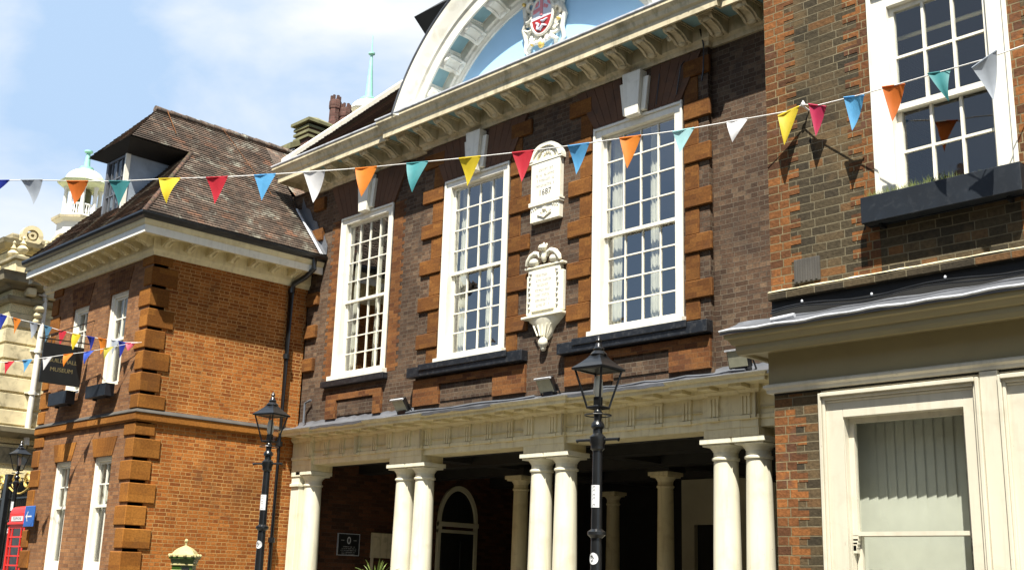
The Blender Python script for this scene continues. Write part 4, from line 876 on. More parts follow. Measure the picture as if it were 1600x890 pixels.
# quoins: alternately long and short on each face
for k in range(-1, 18):
    z0 = 0.33+0.41*k+0.0; z1 = z0+0.35
    if z0 < 0: z0 = 0.0
    if z0 < 4.25 < z1 or 4.2 < z0 < 4.48: 
        if z0 > 4.25: z0 = 4.52
        else: z1 = 4.24
        if z1-z0 < 0.12: continue
    if z1 > 7.56: z1 = 7.5
    if z1-z0 < 0.1: continue
    lng = k % 2 == 0
    ls, lf_ = (0.52, 0.30) if lng else (0.38, 0.42)
    m = MB(); o = 0.03
    m.add([(WX-lf_, WY-o, z0), (WX+o, WY-o, z0), (WX+o, WY+ls, z0), (WX-0.02, WY+ls, z0), (WX-0.02, WY+0.02, z0), (WX-lf_, WY+0.02, z0)] + [(WX-lf_, WY-o, z1), (WX+o, WY-o, z1), (WX+o, WY+ls, z1), (WX-0.02, WY+ls, z1), (WX-0.02, WY+0.02, z1), (WX-lf_, WY+0.02, z1)],
          [(5, 4, 3, 2, 1, 0), (6, 7, 8, 9, 10, 11)] + [(i, (i+1) % 6, (i+1) % 6+6, i+6) for i in range(6)])
    part('corner_quoin', m, 'brick_quoin', WG, bevel=0.012)
    m = MB(); m.box(WL-0.05, WL+(0.28 if lng else 0.42), WY-o, WY+0.02, z0, z1); part('corner_quoin', m, 'brick_quoin', WG, bevel=0.012)
# eaves cornice
pth = [(WL-0.5, WY), (WX, WY), (WX, 13.29)]
m = MB(); m.sweep([(-0.01, 7.46), (0.045, 7.46), (0.06, 7.52), (0.10, 7.56), (0.10, 7.80), (0.46, 7.80), (0.46, 7.715), (0.50, 7.715), (0.50, 7.87), (0.53, 7.90), (0.55, 7.97), (-0.01, 7.98)], pth); part('eaves_cornice', m, 'cream', WG)
m = MB(); m.sweep([(0.46, 7.98), (0.56, 7.972), (0.63, 8.0), (0.655, 8.05), (0.655, 8.09), (0.635, 8.09), (0.60, 8.03), (0.46, 8.02)], pth); part('gutter', m, 'black', WG)
m = MB(); m.sweep([(0.502, 7.72), (0.506, 7.72), (0.506, 7.86), (0.502, 7.86)], pth); part('fascia', m, 'white', WG)
for k in range(8):
    y = 9.90+0.479*k
    if y < 13.25: part('eaves_bracket', modillion(lambda q, y=y: (WX+q[1], y-q[0], 7.80-q[2]), w=0.16, L=0.33, o0=0.09, H=0.17), 'cream', WG, smooth=40)
for k in range(11): part('eaves_bracket', modillion(lambda q, k=k: (-20.12-0.479*k+q[0], WY-q[1], 7.80-q[2]), w=0.16, L=0.33, o0=0.09, H=0.17), 'cream', WG, smooth=40)
# downpipe
m = MB(); m.tube([(-19.52, 13.02, 8.0), (-19.52, 13.02, 7.78), (-19.72, 12.96, 7.62), (-19.98, 12.86, 7.50), (-20.02, 12.84, 7.38), (-20.02, 12.84, 0.05)], 0.058, 10)
for z in (7.3, 5.9, 4.1, 2.2): m.tube([(-20.02, 12.84, z), (-20.02, 12.84, z+0.1)], 0.07, 10)
part('downpipe', m, 'black', WG, smooth=50)
# roof: steep tiled slopes, hipped, with the upper part carried forward over the dormer
ze, zr, xr = 8.06, 11.3, -22.3
XE, YE, XL_ = -19.50, 9.15, -25.15      # eaves lines
kx = (zr-ze)/(xr-XE)*-1                      # rise per metre
zc = 10.2; xa = XE-(zc-ze)/abs(kx); xb = XL_+(zc-ze)/((zr-ze)/(xr-XL_)); ya = YE+(zc-ze)/1.2
rf = MB(); e0, e1, t0, t1 = (XE, YE, ze), (XE, 13.24, ze), (xa, ya, zc), (xa, 13.24, zc); roof_courses(rf, e0, e1, t0, t1)
o = part('roof', rf, 'tiles', WG); slope_uv(o, e0, e1); ROOF = o
rf = MB(); e0, e1, t0, t1 = (xa, ya-0.02, zc), (xa, 17.0, zc), (xr, ya-0.02, zr), (xr, 17.0, zr); 
e0, t0 = (xa, 9.58, zc), (xr, 10.5, zr)
roof_courses(rf, e0, (xa, 13.24, zc), t0, (xr, 13.24, zr)); o = part('upper_slope', rf, 'tiles', ROOF); slope_uv(o, e0, e1)
rf = MB(); e0, e1 = (xa, 13.24, zc), (xa, 17, zc); rf.quad(e0, e1, (xr, 17, zr), (xr, 13.24, zr)); rf.quad((XE-0.8, 13.7, ze+0.9), (XE-0.8, 17, ze+0.9), e1, e0); o = part('rear_slope', rf, 'tiles', ROOF); slope_uv(o, e0, e1)
rf = MB(); e0, e1, t0, t1 = (XL_, YE, ze), (XE, YE, ze), (xb, ya, zc), (xa, ya, zc); roof_courses(rf, e0, e1, t0, t1); o = part('front_slope', rf, 'tiles', ROOF); slope_uv(o, e0, e1)
rf = MB(); e0, e1 = (xb, 9.58, zc), (xa, 9.58, zc); roof_courses(rf, e0, e1, (xr-0.01, 10.5, zr), (xr+0.01, 10.5, zr)); o = part('dormer_hip', rf, 'tiles', ROOF); slope_uv(o, e0, e1)
rf = MB(); rf.quad((XL_, YE, ze), (xb, ya, zc), (xb, 17, zc), (XL_, 17, ze)); rf.quad((xb, 9.58, zc), (xr, 10.5, zr), (xr, 17, zr), (xb, 17, zc)); rf.quad((XL_, 17, ze), (xb, 17, zc), (xa, 17, zc), (XE, 17, ze)); rf.quad((xb, 17, zc), (xr, 17, zr), (xa, 17, zc)); part('left_slope', rf, 'tiles', ROOF)
m = MB(); 
for k in range(18):
    y = 10.46+0.36*k; m.tube([(xr, y, zr+0.03), (xr, y+0.355, zr+0.022)], [0.085, 0.078], 10)
part('ridge_tiles', m, 'tiles', ROOF, smooth=50)
m = MB(); m.tube([(XE-0.02, YE+0.02, ze+0.0), (xa-0.01, ya, zc-0.01)], 0.055, 8); part('hip_tiles', m, 'tiles_dark', ROOF, smooth=50)
xm = XE-1.05; zm_ = ze+1.05*abs(kx)
m = MB(); m.add([(XE+0.02, 13.13, ze+0.05), (XE+0.02, 13.18, ze+0.07), (xm, 13.18, zm_+0.07), (xm, 13.13, zm_+0.05)], [(0, 1, 2, 3)]); m.tube([(XE+0.02, 13.14, ze+0.06), (xm, 13.14, zm_+0.06)], 0.022, 6); part('abutment_roll', m, 'leadlight', ROOF)
m = MB(); n = 7; vs = []
for i in range(n+1):
    f = i/n; xx = XE+0.02-1.07*f; zz = ze+0.05+1.05*abs(kx)*f; vs += [(xx, 13.17, zz+0.01), (xx, 13.275, zz+0.03), (xx, 13.285, zz+0.22+(0.1 if i % 2 else 0))]
m.add(vs, [(i*3+j, (i+1)*3+j, (i+1)*3+j+1, i*3+j+1) for i in range(n) for j in range(2)]); part('abutment_lead', m, 'lead', ROOF)
# thin wires lying on the tiles
m = MB(); m.tube([(xa-0.35, 10.72, zc+0.47), (xr+0.05, 10.72, zr+0.07)], 0.010, 5); part('roof_wire', m, 'brick_dress', ROOF)
m = MB(); m.tube([(XE-1.25, 12.6, ze+1.52), (xr+0.06, 12.1, zr+0.05)], 0.007, 5); part('roof_wire', m, 'brick_dress', ROOF)
# dormer
D_ = MB(); dx0, dx1, dy = -22.78, -21.90, 9.80
D_.box(dx1-0.03, dx1, dy, ya+0.35, 8.6, zc-0.02); D_.box(dx0, dx0+0.03, dy, ya+0.35, 8.6, zc-0.02); D_.box(dx0+0.03, dx1-0.03, ya+0.3, ya+0.35, 8.6, zc-0.02); DM = part('dormer', D_, 'cheek', WG)
m = MB(); m.box(dx0-0.02, dx0+0.07, dy-0.03, dy+0.05, 8.50, zc-0.08); m.box(dx1-0.07, dx1+0.012, dy-0.03, dy+0.05, 8.62, zc-0.08); m.box(dx0, dx1, dy-0.02, dy+0.05, zc-0.25, zc-0.02); m.box(dx0, dx1, dy-0.05, dy+0.04, 8.62, 8.72)
m.box(-22.36, -22.32, dy-0.01, dy+0.03, 8.72, zc-0.25)
for z in (9.2, 9.55): m.box(dx0+0.07, dx1-0.07, dy-0.008, dy+0.03, z-0.015, z+0.015)
for x in (-22.56, -22.12): m.box(x-0.012, x+0.012, dy-0.008, dy+0.03, 8.72, zc-0.25)
part('dormer_window', m, 'lead', DM)
m = MB(); m.quad((dx0, dy+0.01, 8.72), (dx1, dy+0.01, 8.72), (dx1, dy+0.01, zc-0.2), (dx0, dy+0.01, zc-0.2)); part('pane', m, 'glass', DM)
m = MB(); m.box(dx0+0.03, dx1-0.03, dy+0.5, dy+0.52, 8.72, zc-0.1); part('dormer_room', m, 'room', DM)
m = MB(); m.add([(xb-0.03, 9.55, zc-0.03), (xa+0.03, 9.55, zc-0.03), (xa+0.03, ya+0.1, zc-0.03), (xb-0.03, ya+0.1, zc-0.03), (dx0-0.05, 9.76, zc-0.20), (dx1+0.05, 9.76, zc-0.20), (dx1+0.05, ya+0.1, zc-0.20), (dx0-0.05, ya+0.1, zc-0.20)], [(0, 1, 5, 4), (1, 2, 6, 5), (2, 3, 7, 6), (3, 0, 4, 7), (4, 5, 6, 7), (0, 3, 2, 1)]); part('dormer_soffit', m, 'dark', DM)
m = MB(); m.box(dx1-0.02, dx1+0.025, dy-0.04, dy+0.06, 8.55, zc-0.1); part('corner_post', m, 'white', DM)

# raking coping at the far gable
m = MB(); a, b = Vector((0, 9.35, 7.62)), Vector((0, 11.9, 10.35))
m.add([(-25.15, a.y, a.z), (-24.95, a.y, a.z), (-24.95, b.y, b.z), (-25.15, b.y, b.z), (-25.15, a.y, a.z+0.28), (-24.95, a.y, a.z+0.28), (-24.95, b.y, b.z+0.28), (-25.15, b.y, b.z+0.28)], [(0, 1, 2, 3), (4, 5, 6, 7), (0, 1, 5, 4), (1, 2, 6, 5), (2, 3, 7, 6), (3, 0, 4, 7)]); part('gable_board', m, 'cornice', WG)
m = MB(); m.add([(-25.22, a.y-0.1, a.z+0.25), (-24.88, a.y-0.1, a.z+0.25), (-24.88, b.y, b.z+0.33), (-25.22, b.y, b.z+0.33), (-25.22, a.y-0.1, a.z+0.34), (-24.88, a.y-0.1, a.z+0.34), (-24.88, b.y, b.z+0.42), (-25.22, b.y, b.z+0.42)], [(0, 1, 2, 3), (4, 5, 6, 7), (0, 1, 5, 4), (1, 2, 6, 5), (2, 3, 7, 6), (3, 0, 4, 7)]); part('gable_coping', m, 'stone_dark', WG)

def window_box(x0, x1, y0, y1, z0, z1, lbl, mat='navybox', group=None):
    t = thing('window_box', lbl, 'window box', ((x0+x1)/2, y1, z0), group)
    m = MB(); th = 0.025
    m.box(x0, x1, y0, y0+th, z0, z1); m.box(x0, x1, y1-th, y1, z0, z1); m.box(x0, x0+th, y0+th, y1-th, z0, z1); m.box(x1-th, x1, y0+th, y1-th, z0, z1); m.box(x0+th, x1-th, y0+th, y1-th, z0, z0+th)
    part('trough', m, mat, t, bevel=0.004)
    m = MB(); m.box(x0+th, x1-th, y0+th, y1-th, z0+th, z1-0.04); part('soil', m, 'stone_dark', t)
    for xx in (x0+0.12, x1-0.16): m = MB(); m.box(xx, xx+0.03, y1-0.08, y1, z0-0.035, z0-0.001); part('bracket', m, 'black', t)
    return t
window_box(-23.62, -22.75, 9.50, 9.69, 4.80, 5.06, 'black window box below the upper wing window partly behind the hanging sign', group='window boxes on the brick wing')
window_box(-21.86, -21.00, 9.50, 9.69, 4.80, 5.04, 'black window box below the upper wing window nearest the corner quoins', group='window boxes on the brick wing')

# hanging sign on the wing
t = thing('hanging_sign', 'black hanging sign board with dull gold museum lettering on the wing front', 'sign', (-22.45, 9.77, 5.0))
m = MB(); m.box(-22.47, -22.43, 8.80, 9.62, 5.10, 5.90); part('board', m, 'signblack', t, bevel=0.004)
sg = lambda z0: (lambda q: (-22.428+q[2], 9.21+q[0], z0+q[1]))
part('lettering', text_mb('GUILDHALL', 0.112, sg(5.56), 0.002), 'goldtext', t); part('lettering', text_mb('MUSEUM', 0.118, sg(5.38), 0.002), 'goldtext', t)
m = MB(); m.tube([(-22.45, 9.77, 6.0), (-22.45, 8.70, 5.97)], 0.014, 6); m.tube([(-22.45, 9.77, 6.5), (-22.45, 8.8, 6.0)], 0.01, 5); m.tube([(-22.45, 8.95, 5.97), (-22.45, 8.95, 5.89)], 0.008, 5); m.tube([(-22.45, 9.5, 5.98), (-22.45, 9.5, 5.89)], 0.008, 5); part('bracket', m, 'black', t)
# blue arrow sign
t = thing('arrow_sign', 'small blue sign with a white left arrow at the far corner of the brick wing', 'sign', (-23.95, 9.6, 2.3))
m = MB(); m.box(-24.30, -23.82, 9.60, 9.63, 2.38, 2.80); part('plate', m, 'signblue', t, bevel=0.01)
m = MB(); y = 9.597
m.box(-24.14, -23.92, y, y+0.004, 2.575, 2.605); m.add([(-24.22, y, 2.59), (-24.13, y, 2.66), (-24.13, y, 2.52)], [(0, 1, 2)]); m.add([(-24.10, y+0.001, 2.69), (-24.13, y+0.001, 2.69), (-24.18, y+0.001, 2.59), (-24.13, y+0.001, 2.49), (-24.10, y+0.001, 2.49), (-24.15, y+0.001, 2.59)], [(0, 1, 2, 5), (2, 3, 4, 5)]); part('arrow', m, 'paper', t)
m = MB(); m.box(-24.08, -24.04, 9.63, 9.73, 2.45, 2.75); part('bracket', m, 'lead', t)

# ================================================================== SHOP BUILDING ON THE RIGHT
SG = thing('shop_building', 'dark brick building on the right with an ivory shopfront and a tall upper sash window', 'building', (-3, 9.1, 0))
SY, SX = 9.10, -5.90
uw = (-4.76, -3.52, 4.93, 7.02); uw2 = (-1.6, -0.36, 4.93, 7.02)
m = MB(); m.wall('y', SY, SX, 3.0, 4.28, 12.0, [uw, uw2], 0.34, 1); m.box(SX, SX+0.34, SY+0.341, 13.25, 4.28, 12.0); part('wall', m, 'brick_shop', SG)
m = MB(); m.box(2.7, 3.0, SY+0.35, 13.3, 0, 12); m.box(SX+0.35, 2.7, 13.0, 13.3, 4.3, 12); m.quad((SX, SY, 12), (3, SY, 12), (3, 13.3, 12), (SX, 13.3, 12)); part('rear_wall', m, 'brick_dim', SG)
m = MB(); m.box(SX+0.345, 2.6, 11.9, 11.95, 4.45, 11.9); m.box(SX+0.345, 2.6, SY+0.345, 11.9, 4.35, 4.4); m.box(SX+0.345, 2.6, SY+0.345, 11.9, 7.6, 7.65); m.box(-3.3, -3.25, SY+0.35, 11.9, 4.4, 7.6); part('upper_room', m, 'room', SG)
m = MB(); 
def pat(z0, z1, xs0, side, wa, wb): toothed(SG, xs0, side, SY, z0, z1, 0.083, wa, wb, 'brick_shop_red', 'brick_dressing', 0.004)
pat(4.34, 12.0, SX-0.003, 1, 0.34, 0.23); pat(4.34, 12.0, uw[0]-0.003, -1, 0.13, 0.27); pat(4.34, 12.0, uw[1]+0.003, 1, 0.13, 0.27)
w = sash_window(SG, 'y', SY, 1, uw[0], uw[1], uw[2], uw[3], 3, 2, 2, 5.85, fw=0.165, proud=-0.01, recess=0.11, bar=0.024, paint_depth=0.2)
sash_window(SG, 'y', SY, 1, uw2[0], uw2[1], uw2[2], uw2[3], 3, 2, 2, 5.85, fw=0.165, proud=-0.01, recess=0.11, bar=0.024, paint_depth=0.2)
for k in range(2):
    m = MB(); m.tube([(-4.74+0.02, SY+0.30, 7.0-0.35*k), (-3.55, SY+0.30, 7.0-0.35*k)], 0.02, 6); part('blind_rail', m, 'cream', w)
# projecting course and dark-backed gap above the shop cornice
m = MB(); m.box(SX-0.012, 3.0, SY-0.055, SY+0.01, 4.24, 4.315); part('brick_course', m, 'brick_shop', SG, bevel=0.006)
m = MB(); P = []; N = 60
for i in range(N+1):
    x = SX-0.012+8.9*i/N; P += [(x, SY-0.058-0.004*math.sin(i), 4.316), (x, SY-0.03, 4.335+0.004*math.sin(i*2.3)), (x, SY+0.005, 4.34)]
m.add(P, [(i*3+j, (i+1)*3+j, (i+1)*3+j+1, i*3+j+1) for i in range(N) for j in range(2)]); part('mortar_fillet', m, 'cornice', SG)
m = MB(); m.box(SX, 3.0, SY-0.005, SY+0.3, 3.34, 4.27); part('backing', m, 'dark', SG)
# shop cornice and lead
m = MB(); m.sweep([(-0.03, 3.74), (0.17, 3.74), (0.19, 3.715), (0.235, 3.715), (0.25, 3.755), (0.25, 3.80), (0.275, 3.81), (0.30, 3.855), (0.325, 3.865), (0.33, 3.905), (0.0, 3.95)], [(SX, 9.6), (SX, SY), (3.0, SY)]); part('shop_cornice', m, 'shopshade', SG)
m = MB(); m.sweep([(-0.01, 3.445), (0.035, 3.445), (0.035, 3.74), (-0.01, 3.74)], [(SX, 9.6), (SX, SY), (3.0, SY)]); part('shop_frieze', m, 'shopshade', SG)
m = MB(); m.sweep([(-0.01, 3.36), (0.05, 3.36), (0.055, 3.39), (0.075, 3.41), (0.075, 3.43), (0.05, 3.444), (-0.01, 3.444)], [(SX, 9.6), (SX, SY), (3.0, SY)]); part('frieze_moulding', m, 'shopwhite', SG)
m = MB(); P = []; N = 90
for i in range(N+1):
    x = SX-0.36+9.26*i/N; d = 0.005*math.sin(i*1.3)+0.004*math.sin(i*0.47+1)
    P += [(x, SY-0.345-d*0.4, 3.90+d*0.5), (x, SY-0.352-d*0.4, 3.94+d), (x, SY-0.31, 3.96+d*0.5), (x, SY-0.20, 4.00+d*0.5), (x, SY-0.08, 4.05+d*0.5), (x, SY-0.03, 4.08+d)]
m.add(P, [(i*6+j, (i+1)*6+j, (i+1)*6+j+1, i*6+j+1) for i in range(N) for j in range(5)]); o = part('lead_flashing', m, 'lead', SG, smooth=50)
m = MB(); P = []
for i in range(N+1):
    x = SX-0.36+9.26*i/N; d = 0.005*math.sin(i*1.3)+0.004*math.sin(i*0.47+1)
    P.append((x, SY-0.352-d*0.4, 3.932+d))
m.tube(P, 0.013, 8); m.tube([(SX+0.18, SY-0.30, 3.985), (SX+0.42, SY-0.29, 4.00)], 0.022, 8); part('lead_roll', m, 'leadlight', SG, smooth=60)
m = MB(); P = [(SX+0.06+0.17*i, SY-0.10-0.015*math.sin(i*0.9), 4.125+0.018*math.sin(i*0.8)+0.006*i*0) for i in range(50)]; m.tube(P, 0.011, 6); m.tube([(a, b-0.02, c-0.03+0.01*math.sin(i)) for i, (a, b, c) in enumerate(P)], 0.008, 6); part('cable', m, 'black', SG, smooth=60)
m = MB()
for i in (2, 6, 10, 15, 21): a, b, c = P[i]; m.ell((a, b-0.01, c+0.02), (0.012, 0.012, 0.016), 7, 5)
part('cable_clip', m, 'leadlight', SG)
m = MB(); m.box(-5.64, -5.37, SY-0.02, SY+0.01, 4.37, 4.60); 
for i in range(5): m.box(-5.62+0.052*i, -5.60+0.052*i, SY-0.032, SY-0.015, 4.38, 4.59)
part('cast_air_brick', m, 'soot', SG, bevel=0.003)
# ground-floor: brick pier and joinery
m = MB(); m.box(SX, -5.415, SY-0.002, SY+0.3, 0, 3.355); m.box(SX, SX+0.3, SY+0.31, 13.25, 0, 3.36); part('brick_pier', m, 'brick_shop', SG)
toothed(SG, SX-0.003, 1, SY-0.002, 0.05, 3.2, 0.083, 0.22, 0.33, 'brick_shop_red', 'brick_dressing', 0.003)
def shop_bay(x0, x1, door=False):
    m = MB(); y = SY
    ow, iw = 0.215, 0.0
    a0, a1 = x0+ow, x1-0.155
    # flat architrave boards
    m.box(x0, a0, y-0.02, y+0.12, 0, 3.28); m.box(a1, x1, y-0.02, y+0.12, 0, 3.28); m.box(a0, a1, y-0.02, y+0.12, 3.085, 3.28)
    # outer moulding, mitred head
    for (xa, xb, za, zb, o) in ((x0, x0+0.03, 0, 3.31, 0.07), (x0+0.03, x0+0.055, 0, 3.28, 0.05), (x1-0.03, x1, 0, 3.31, 0.07), (x1-0.055, x1-0.03, 0, 3.28, 0.05), (x0+0.03, x1-0.03, 3.275, 3.31, 0.085), (x0+0.055, x1-0.055, 3.245, 3.275, 0.055), (x0+0.055, x1-0.055, 3.225, 3.245, 0.035)):
        m.box(xa, xb, y-o, y-0.019, za, zb)
    fr = part('shop_window', m, 'shopwhite', SG, bevel=0.004)
    s = MB(); b0, b1 = a0, a1; yy = y+0.07
    s.box(b0, b0+0.05, yy, yy+0.05, 2.07, 3.085); s.box(b1-0.05, b1, yy, yy+0.05, 2.07, 3.085); s.box(b0+0.05, b1-0.05, yy, yy+0.05, 3.04, 3.085); s.box(b0+0.05, b1-0.05, yy, yy+0.05, 2.07, 2.105)
    for xx in (b0, b1-0.05):
        for i, (hw, zz) in enumerate(((0.050, 2.03), (0.044, 2.0), (0.036, 1.97), (0.026, 1.945), (0.032, 1.925))): s.box(xx, xx+hw, yy, yy+0.045, zz, zz+0.045)
    part('upper_sash', s, 'shopwhite', fr)
    s = MB(); s.box(b0, b0+0.05, yy+0.055, yy+0.10, 0.9, 2.10); s.box(b1-0.05, b1, yy+0.055, yy+0.10, 0.9, 2.10); s.box(b0+0.05, b1-0.05, yy+0.055, yy+0.10, 0.9, 0.98); s.box(b0+0.05, b1-0.05, yy+0.055, yy+0.10, 2.065, 2.10); part('lower_sash', s, 'shopwhite', fr)
    s = MB(); s.quad((b0+0.04, yy+0.03, 2.08), (b1-0.04, yy+0.03, 2.08), (b1-0.04, yy+0.03, 3.06), (b0+0.04, yy+0.03, 3.06)); s.quad((b0+0.04, yy+0.08, 0.95), (b1-0.04, yy+0.08, 0.95), (b1-0.04, yy+0.08, 2.08), (b0+0.04, yy+0.08, 2.08)); part('pane', s, 'glass', fr)
    s = MB(); n = 14; wv = (b1-b0+0.16)/n
    for i in range(n):
        xx = b0-0.16+wv*i; s.quad((xx, y+0.338, 0.95), (xx+wv*1.1, y+0.325, 0.95), (xx+wv*1.1, y+0.325, 3.12), (xx, y+0.338, 3.12))
    part('vertical_blind', s, 'blind', fr)
    s = MB(); s.box(x0, x1, y+0.0, y+0.2, 0.0, 0.9); part('stallriser', s, 'shopwhite', fr)
    return fr
shop_bay(-5.41, -3.95)
m = MB(); m.box(-3.948, -3.80, SY-0.045, SY+0.1, 0, 3.355); m.box(-3.948, -3.80, SY-0.06, SY+0.1, 0, 0.3); part('shop_pilaster', m, 'shopwhite', SG, bevel=0.006)
m = MB(); m.box(-5.41, -3.948, SY-0.004, SY+0.1, 3.311, 3.358); m.box(-3.8, -1.5, SY-0.004, SY+0.1, 3.311, 3.358); m.box(-1.5, 3.0, SY-0.02, SY+0.1, 0, 3.358); part('head_board', m, 'shopwhite', SG)
shop_bay(-3.795, -1.55)
m = MB(); m.box(SX+0.4, 2.6, 11.9, 11.95, 0, 3.4); m.box(SX+0.31, 2.6, SY+0.36, 11.9, 3.38, 3.42); part('shop_room', m, 'room', SG)

wb = window_box(-4.84, -3.43, 8.915, 9.087, 4.755, 4.995, 'long dark navy window box with dry grass on the right-hand upper window', 'navybox')
# grass tufts in the box
rd = random.Random(4); m = MB()
for i in range(900):
    x = rd.choice([rd.gauss(-4.55, 0.13), rd.gauss(-4.12, 0.15), rd.uniform(-4.82, -3.5)])
    if not -4.82 < x < -3.46: continue
    y = rd.uniform(8.94, 9.06); h = rd.uniform(0.02, 0.085)*(1.3 if x < -4.0 else 0.6); a = rd.uniform(-0.05, 0.05); b = rd.uniform(-0.05, 0.04)
    m.add([(x, y, 4.95), (x+0.006, y+0.002, 4.95), (x+a+0.002, y+b*0.5, 4.98+h)], [(0, 1, 2)])
o = part('grass', m, 'grass', wb, stuff=True)

# ================================================================== STONE BUILDING FAR LEFT
BG = thing('stone_building', 'pale ornate stone building with grooved joints and a heavy cornice at the far left', 'building', (-34, 15, 0))
QX, QY = -30.0, 10.78
m = MB(); m.box(-44, QX, QY, 24, 0, 8.75); part('wall', m, 'stone', BG)
pth = [(-44, QY), (QX, QY), (QX, 24)]
m = MB(); m.sweep([(0, 8.58), (0.1, 8.60), (0.18, 8.68), (0.42, 8.72), (0.45, 8.86), (0.50, 8.95), (0, 9.02)], pth); m.sweep([(0, 8.22), (0.09, 8.24), (0.15, 8.30), (0.17, 8.38), (0, 8.42)], pth); part('cornice', m, 'stone_dark', BG)
m = MB(); m.sweep([(0, 4.75), (0.18, 4.8), (0.30, 4.88), (0.32, 5.0), (0, 5.06)], pth); m.sweep([(0, 4.1), (0.04, 4.1), (0.04, 4.5), (0, 4.52)], pth); part('string_course', m, 'stone_dark', BG)
m = MB()
for z in [5.06+0.42*k for k in range(6)]+[5.06+0.42*6]: m.sweep([(0.0, z+0.03), (0.035, z+0.045), (0.035, z+0.385), (0.0, z+0.40)], pth)
part('rusticated_courses', m, 'stone_mid', BG)
for k in range(9): m = MB(); m.box(QX, QX+0.30, 11.05+0.55*k, 11.3+0.55*k, 8.43, 8.66); part('frieze_bracket', m, 'stone_mid', BG, bevel=0.04)
for y in (11.45, 13.2):
    m = MB(); 
    for k in range(4): m.ell((QX+0.16-0.03*k, y, 8.14-0.16*k), (0.13-0.02*k, 0.15-0.02*k, 0.10), 10, 7)
    part('console', m, 'stone_mid', BG, smooth=60)
for x in (-30.9, -32.3):
    m = MB()
    for k in range(4): m.ell((x, QY-0.16+0.03*k, 8.14-0.16*k), (0.15-0.02*k, 0.13-0.02*k, 0.10), 10, 7)
    part('console', m, 'stone_mid', BG, smooth=60)
m = MB(); m.box(-31.0, QX+0.05, QY-0.05, 11.75, 9.0, 9.38); m.box(-44, -31.0, QY+0.1, 11.2, 9.0, 9.25); m.box(-30.4, QX-0.05, 11.75, 24, 9.0, 9.3); Pp = part('parapet', m, 'stone_mid', BG, bevel=0.02)
m = MB(); m.box(-31.08, QX+0.12, QY-0.12, 11.82, 9.38, 9.48); part('coping', m, 'stone_dark', Pp, bevel=0.02)
for x, y in ((-30.2, 10.95), (-30.2, 11.55), (-30.85, 10.95)):
    m = MB(); m.lathe([(r_, z_-0.66) for r_, z_ in ((0.13, 10.14), (0.13, 10.2), (0.06, 10.24), (0.13, 10.33), (0.15, 10.40), (0.09, 10.47), (0.05, 10.50), (0.09, 10.54), (0.05, 10.58), (0.03, 10.66), (0.05, 10.70), (0.01, 10.76))], (x, y), 12); part('urn', m, 'stone_mid', BG, smooth=50)
m = MB(); m.box(-38, -32.0, 11.2, 20, 8.9, 10.3); m.box(-44, -38, 12.2, 20, 8.9, 9.9); At = part('attic', m, 'stone', BG)
m = MB(); m.sweep([(0, 10.12), (0.10, 10.16), (0.22, 10.28), (0.25, 10.40), (0, 10.45)], [(-38, 11.2), (-32.0, 11.2), (-32.0, 20)]); part('attic_cornice', m, 'stone_dark', At)
m = MB(); m.box(-37.8, -32.05, 11.25, 19, 10.45, 10.66); part('attic_coping', m, 'stone_dark', At, bevel=0.05)
for y in (11.75, 12.65):
    m = MB(); N = 18; 
    for r0, r1, o in ((0.17, 0.30, 0.22), (0.05, 0.12, 0.20)):
        vs = []
        for i in range(N):
            t = 2*math.pi*i/N
            for r in (r0, r1):
                for oo in (0.0, o): vs.append((-32.0+oo, y+r*math.cos(t), 10.62+r*0.95*math.sin(t)))
        m.add(vs, [q for i in range(N) for q in ((i*4, i*4+1, ((i+1) % N)*4+1, ((i+1) % N)*4), (i*4+2, ((i+1) % N)*4+2, ((i+1) % N)*4+3, i*4+3), (i*4+1, i*4+3, ((i+1) % N)*4+3, ((i+1) % N)*4+1))])
    m.box(-32.02, -31.9, y-0.28, y+0.28, 10.4, 10.7); part('volute', m, 'stone_mid', At)
for q in ((-34.6, -34.1, QY-0.02, QY+0.01, 5.6, 7.6), (-33.2, -32.4, QY-0.02, QY+0.01, 1.2, 3.6), (QX-0.01, QX+0.02, 11.2, 12.4, 0.8, 3.7)): m = MB(); m.box(*q); part('window', m, 'black', BG)
m = MB(); m.tube([(QX+0.10, 11.60, 8.62), (QX+0.10, 11.60, 4.85), (QX+0.13, 11.62, 4.6)], 0.075, 10)
for z in (8.5, 7.0, 5.9): m.tube([(QX+0.10, 11.60, z), (QX+0.10, 11.60, z+0.08)], 0.10, 10); m.box(QX, QX+0.1, 11.42, 11.78, z+0.02, z+0.06)
part('downpipe', m, 'white', BG, smooth=50)

